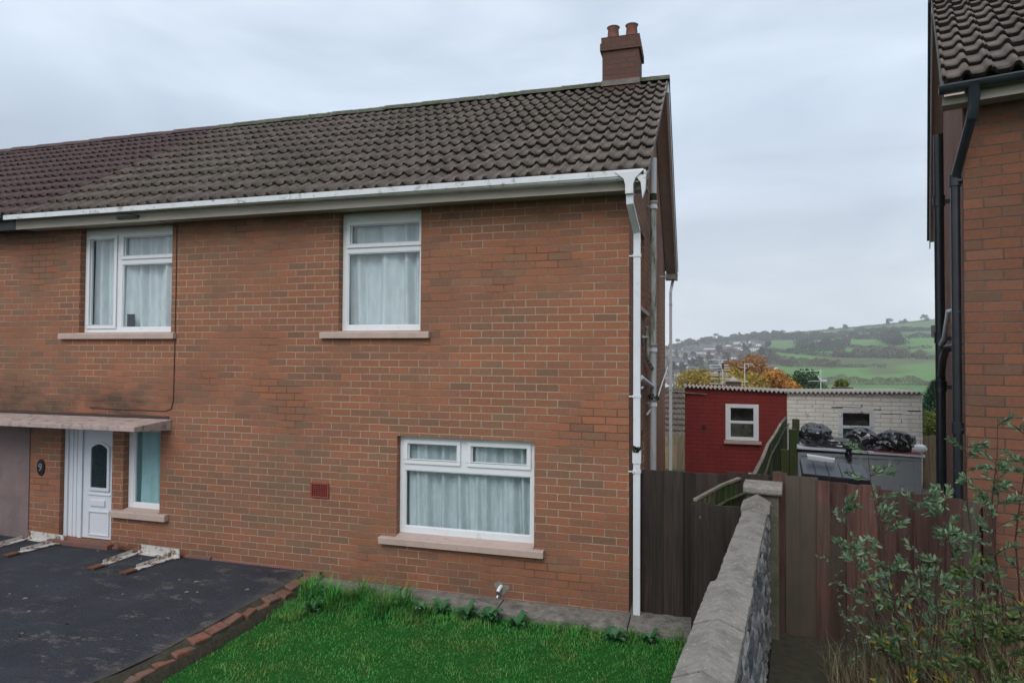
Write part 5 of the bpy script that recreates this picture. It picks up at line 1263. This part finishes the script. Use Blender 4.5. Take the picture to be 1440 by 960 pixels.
# foreground shrub (right)
def shrub(loc,stems,label,nleaf,lsize,mat,seed,yell=0,spread=.12,group=None,leaflen=1.0):
    e=empty('leafy_shrub',loc); tag(e,label,'shrub',group); rr=random.Random(seed); st=MB(); lf=MB(); lf.noclean=True; yl=MB(); yl.noclean=True
    for (bx,by,tx,ty,h,rad) in stems:
        P=[]; n=9
        for k in range(n):
            t=k/(n-1); P.append(Vector((bx+(tx-bx)*t**1.3+.02*math.sin(k*1.7+bx*9),by+(ty-by)*t**1.3+.02*math.cos(k*1.3),h*t)))
        st.tube(P,[rad*(1-.8*k/(n-1)) for k in range(n)],6)
        nb_=int(nleaf/len(stems))
        side=[]
        for q in range(max(5,int(h*9))):
            t=rr.uniform(.25,1); k=min(n-2,int(t*(n-1))); p0=P[k].lerp(P[k+1],t*(n-1)-k); a=rr.uniform(0,6.28); L_=rr.uniform(.12,.38)*(1.15-.6*t)
            d=Vector((math.cos(a),math.sin(a),rr.uniform(.3,1.1))).normalized(); p1=p0+d*L_+Vector((0,0,-.03)); st.tube([p0,(p0+p1)/2+Vector((0,0,.015)),p1],[rad*.35,rad*.25,.0015],4,caps=False); side.append((p0,p1,d))
        for q in range(nb_):
            p0,p1,d=rr.choice(side); t=rr.uniform(.2,1.05); p=p0.lerp(p1,t)
            a=rr.choice((-1,1)); out=(d+rv(rr)*.9+Vector((0,0,.15))).normalized(); L_=lsize*rr.uniform(.55,1.25)*leaflen
            w_=out.cross(rv(rr)).normalized()*L_*.36; 
            tgt=yl if (p.z<h*.5 and rr.random()<yell*1.6) else lf
            if tgt is yl: L_*=1.5
            leafquad(tgt,p+out*L_,out*L_,w_,L_*.08)
    st.build('stems',M['stem'],e); lf.build('foliage',M[mat],e)
    if yl.v: yl.build('yellow_leaves',M['yellow'],e)
    return e
shrub((2.42,-2.55,.24),[(0,0,-.30,.1,2.22,.011),(.06,.05,.05,-.05,2.05,.011),(.12,-.05,.22,.05,1.75,.010),(-.05,.08,-.48,.1,1.75,.009),(0,.1,-.2,.25,1.65,.009),(-.05,-.1,-.45,-.12,1.50,.008),(.1,.1,.30,.2,1.55,.008)],'tall blue green leafed shrub with yellow leaves low down, in front of the brown fence',2600,.028,'bush',3,.07)
shrub((2.95,-2.30,.24),[(0,0,-.05,.1,2.32,.011),(.12,.02,.10,-.05,2.45,.012),(.25,.05,.35,.1,2.40,.011),(.35,-.05,.60,-.05,2.5,.011),(-.05,0,-.22,.1,1.9,.009),(.2,.1,.22,.3,2.1,.009),(.4,.1,.8,.2,2.3,.009)],'tall shrub with dark red stems against the right brick wall',3600,.026,'bush',4,.05)
shrub((2.05,-2.45,.24),[(0,0,-.22,-.05,1.38,.006),(.05,0,-.10,.02,1.2,.006),(.1,0,.1,.05,1.3,.006)],'low sparse sprig of small leaves reaching left in front of the fence',260,.016,'bush',5,.0)
shrub((3.25,-2.75,.24),[(0,0,.2,.1,1.75,.008),(-.2,.1,-.3,.1,1.5,.008),(.1,0,.0,.1,1.85,.008),(-.35,-.1,-.5,0,1.4,.007),(.2,0,.35,.1,1.6,.008)],'mid green bushy growth at the bottom right corner',4200,.020,'bush2',6,.03)
shrub((2.62,-2.85,.24),[(0,0,-.15,-.1,1.05,.006),(.1,0,.2,.05,1.15,.006),(-.2,.05,-.35,.1,1.1,.006),(.3,0,.35,0,1.1,.006)],'low tangle of leaves and bright yellow leaves at the bottom of the shrubbery',1900,.026,'bush2',7,.30)
mb=MB(); mb.noclean=True
for i in range(4200):
    x=r_.uniform(1.95,4.4); y=r_.uniform(-3.2,-1.5); hh=r_.uniform(.2,1.25)*(.35+.65*sm(1.9,3.0,x)); blade(x,y,.24,hh,.0026,hh*r_.uniform(.2,.7),r_.uniform(0,6.28))
tag(mb.build('dry_stalks',M['dry']),kind='stuff')
# dead leaves and crumbs on the drive
mb=MB()
for i in range(26):
    x=r_.uniform(-8.2,-4.7); y=-r_.random()**1.2*2.8-.12; z=.085+.006*max(0,min(6,-4.5-x)); a=r_.uniform(0,6.28); s_=r_.uniform(.012,.035)
    u=Vector((math.cos(a)*s_,math.sin(a)*s_,0)); v=Vector((-u.y*.6,u.x*.6,.006)); p=Vector((x,y,z)); leafquad(mb,p,u,v,.006)
tag(mb.build('leaf_litter',M['verge']),kind='stuff')

# ================================================================== HAZE
hz=MB(); hz.box(-1000,1250,-400,2000,-60,190); 
hm=bpy.data.materials.new('haze_air'); hm.use_nodes=True; t=hm.node_tree; t.nodes.clear(); o_=t.nodes.new('ShaderNodeOutputMaterial'); pv=t.nodes.new('ShaderNodeVolumePrincipled'); pv.inputs['Color'].default_value=(.90,.94,1,1); pv.inputs['Density'].default_value=.00040; pv.inputs['Anisotropy'].default_value=0.0
t.links.new(pv.outputs[0],o_.inputs['Volume']); HZ=hz.build('haze',hm); tag(HZ,kind='stuff')

# ================================================================== SKY + LIGHT
SUN_EL,SUN_AZ=R(42),R(182)   # azimuth clockwise from +Y (north): sun roughly behind the camera, to the left
w=bpy.data.worlds.new('World'); sc.world=w; w.use_nodes=True; t=w.node_tree; t.nodes.clear()
N=lambda k,**a:(lambda x:[setattr(x,q,v) for q,v in a.items()] and x or x)(t.nodes.new(k))
out=N('ShaderNodeOutputWorld'); bg=N('ShaderNodeBackground'); bg.inputs[1].default_value=.1
sky=N('ShaderNodeTexSky'); sky.sky_type='NISHITA'; sky.sun_disc=False; sky.sun_elevation=SUN_EL; sky.sun_rotation=SUN_AZ; sky.air_density=1.; sky.dust_density=3.
tc=N('ShaderNodeTexCoord'); sp=N('ShaderNodeSeparateXYZ'); t.links.new(tc.outputs['Generated'],sp.inputs[0])
def mth(op,a,b=0.):
    x=N('ShaderNodeMath',operation=op)
    for i,v in enumerate((a,b)):
        if hasattr(v,'links'): t.links.new(v,x.inputs[i])
        else: x.inputs[i].default_value=v
    return x.outputs[0]
def rmp(f,st):
    x=N('ShaderNodeValToRGB'); 
    while len(x.color_ramp.elements)<len(st): x.color_ramp.elements.new(.5)
    for e,(p,c) in zip(x.color_ramp.elements,st): e.position=p; e.color=(*c,1)
    t.links.new(f,x.inputs[0]); return x.outputs[0]
# overcast cloud sheet: brighter towards the zenith, bright gap at the horizon
grad=rmp(sp.outputs[2],[(0,(10.2,10.8,11.2)),(.07,(9.0,9.8,10.4)),(.12,(6.9,7.6,8.4)),(.19,(5.5,6.2,7.1)),(.34,(6.1,7.1,8.3)),(.6,(7.4,8.3,9.4)),(1,(9.2,10.,11.))])
mp=N('ShaderNodeMapping'); mp.inputs['Scale'].default_value=(1.,1.,3.4); t.links.new(tc.outputs['Generated'],mp.inputs[0])
nz=N('ShaderNodeTexNoise'); nz.inputs['Scale'].default_value=2.2; nz.inputs['Detail'].default_value=6; nz.inputs['Roughness'].default_value=.5; nz.inputs['Distortion'].default_value=.4; t.links.new(mp.outputs[0],nz.inputs['Vector'])
cl=rmp(nz.outputs['Fac'],[(.34,(.80,.82,.85)),(.5,(1.0,1.0,1.0)),(.66,(1.20,1.18,1.16))])
mx=N('ShaderNodeMix',data_type='RGBA',blend_type='MULTIPLY'); mx.inputs[0].default_value=1; t.links.new(grad,mx.inputs[6]); t.links.new(cl,mx.inputs[7])
mx2=N('ShaderNodeMix',data_type='RGBA'); mx2.inputs[0].default_value=.86; t.links.new(sky.outputs[0],mx2.inputs[6]); t.links.new(mx.outputs[2],mx2.inputs[7])
t.links.new(mx2.outputs[2],bg.inputs[0]); t.links.new(bg.outputs[0],out.inputs[0])
sl=bpy.data.lights.new('sun','SUN'); sl.energy=1.3; sl.angle=R(35); sl.color=(1,.965,.92)
so=bpy.data.objects.new('sun',sl); col.objects.link(so)
dv=Vector((math.sin(SUN_AZ)*math.cos(SUN_EL),math.cos(SUN_AZ)*math.cos(SUN_EL),math.sin(SUN_EL)))
so.rotation_euler=(-dv).to_track_quat('-Z','Y').to_euler(); so.location=(0,-20,30)

# ================================================================== CAMERA
yaw,pitch,roll=R(16.148),R(1.301),.00541
F=Vector((-math.sin(yaw)*math.cos(pitch),math.cos(yaw)*math.cos(pitch),math.sin(pitch))); Rr=Vector((math.cos(yaw),math.sin(yaw),0)); U=Rr.cross(F)
R3=Rr*math.cos(roll)+U*math.sin(roll); U3=-Rr*math.sin(roll)+U*math.cos(roll)
cam=bpy.data.cameras.new('camera'); co=bpy.data.objects.new('camera',cam); col.objects.link(co)
co.matrix_world=Matrix(((R3.x,U3.x,-F.x,.87121),(R3.y,U3.y,-F.y,-8.27679),(R3.z,U3.z,-F.z,3.15436),(0,0,0,1)))
cam.sensor_width=36; cam.lens=36*921.255/1440; cam.clip_start=.05; cam.clip_end=6000
sc.camera=co
sc.view_settings.view_transform='Standard'; sc.view_settings.look='None'; sc.view_settings.gamma=1; sc.view_settings.exposure=0.30
sc.cycles.volume_step_rate=5 if hasattr(sc.cycles,'volume_step_rate') else 1
sc.cycles.max_bounces=8; sc.cycles.transparent_max_bounces=12
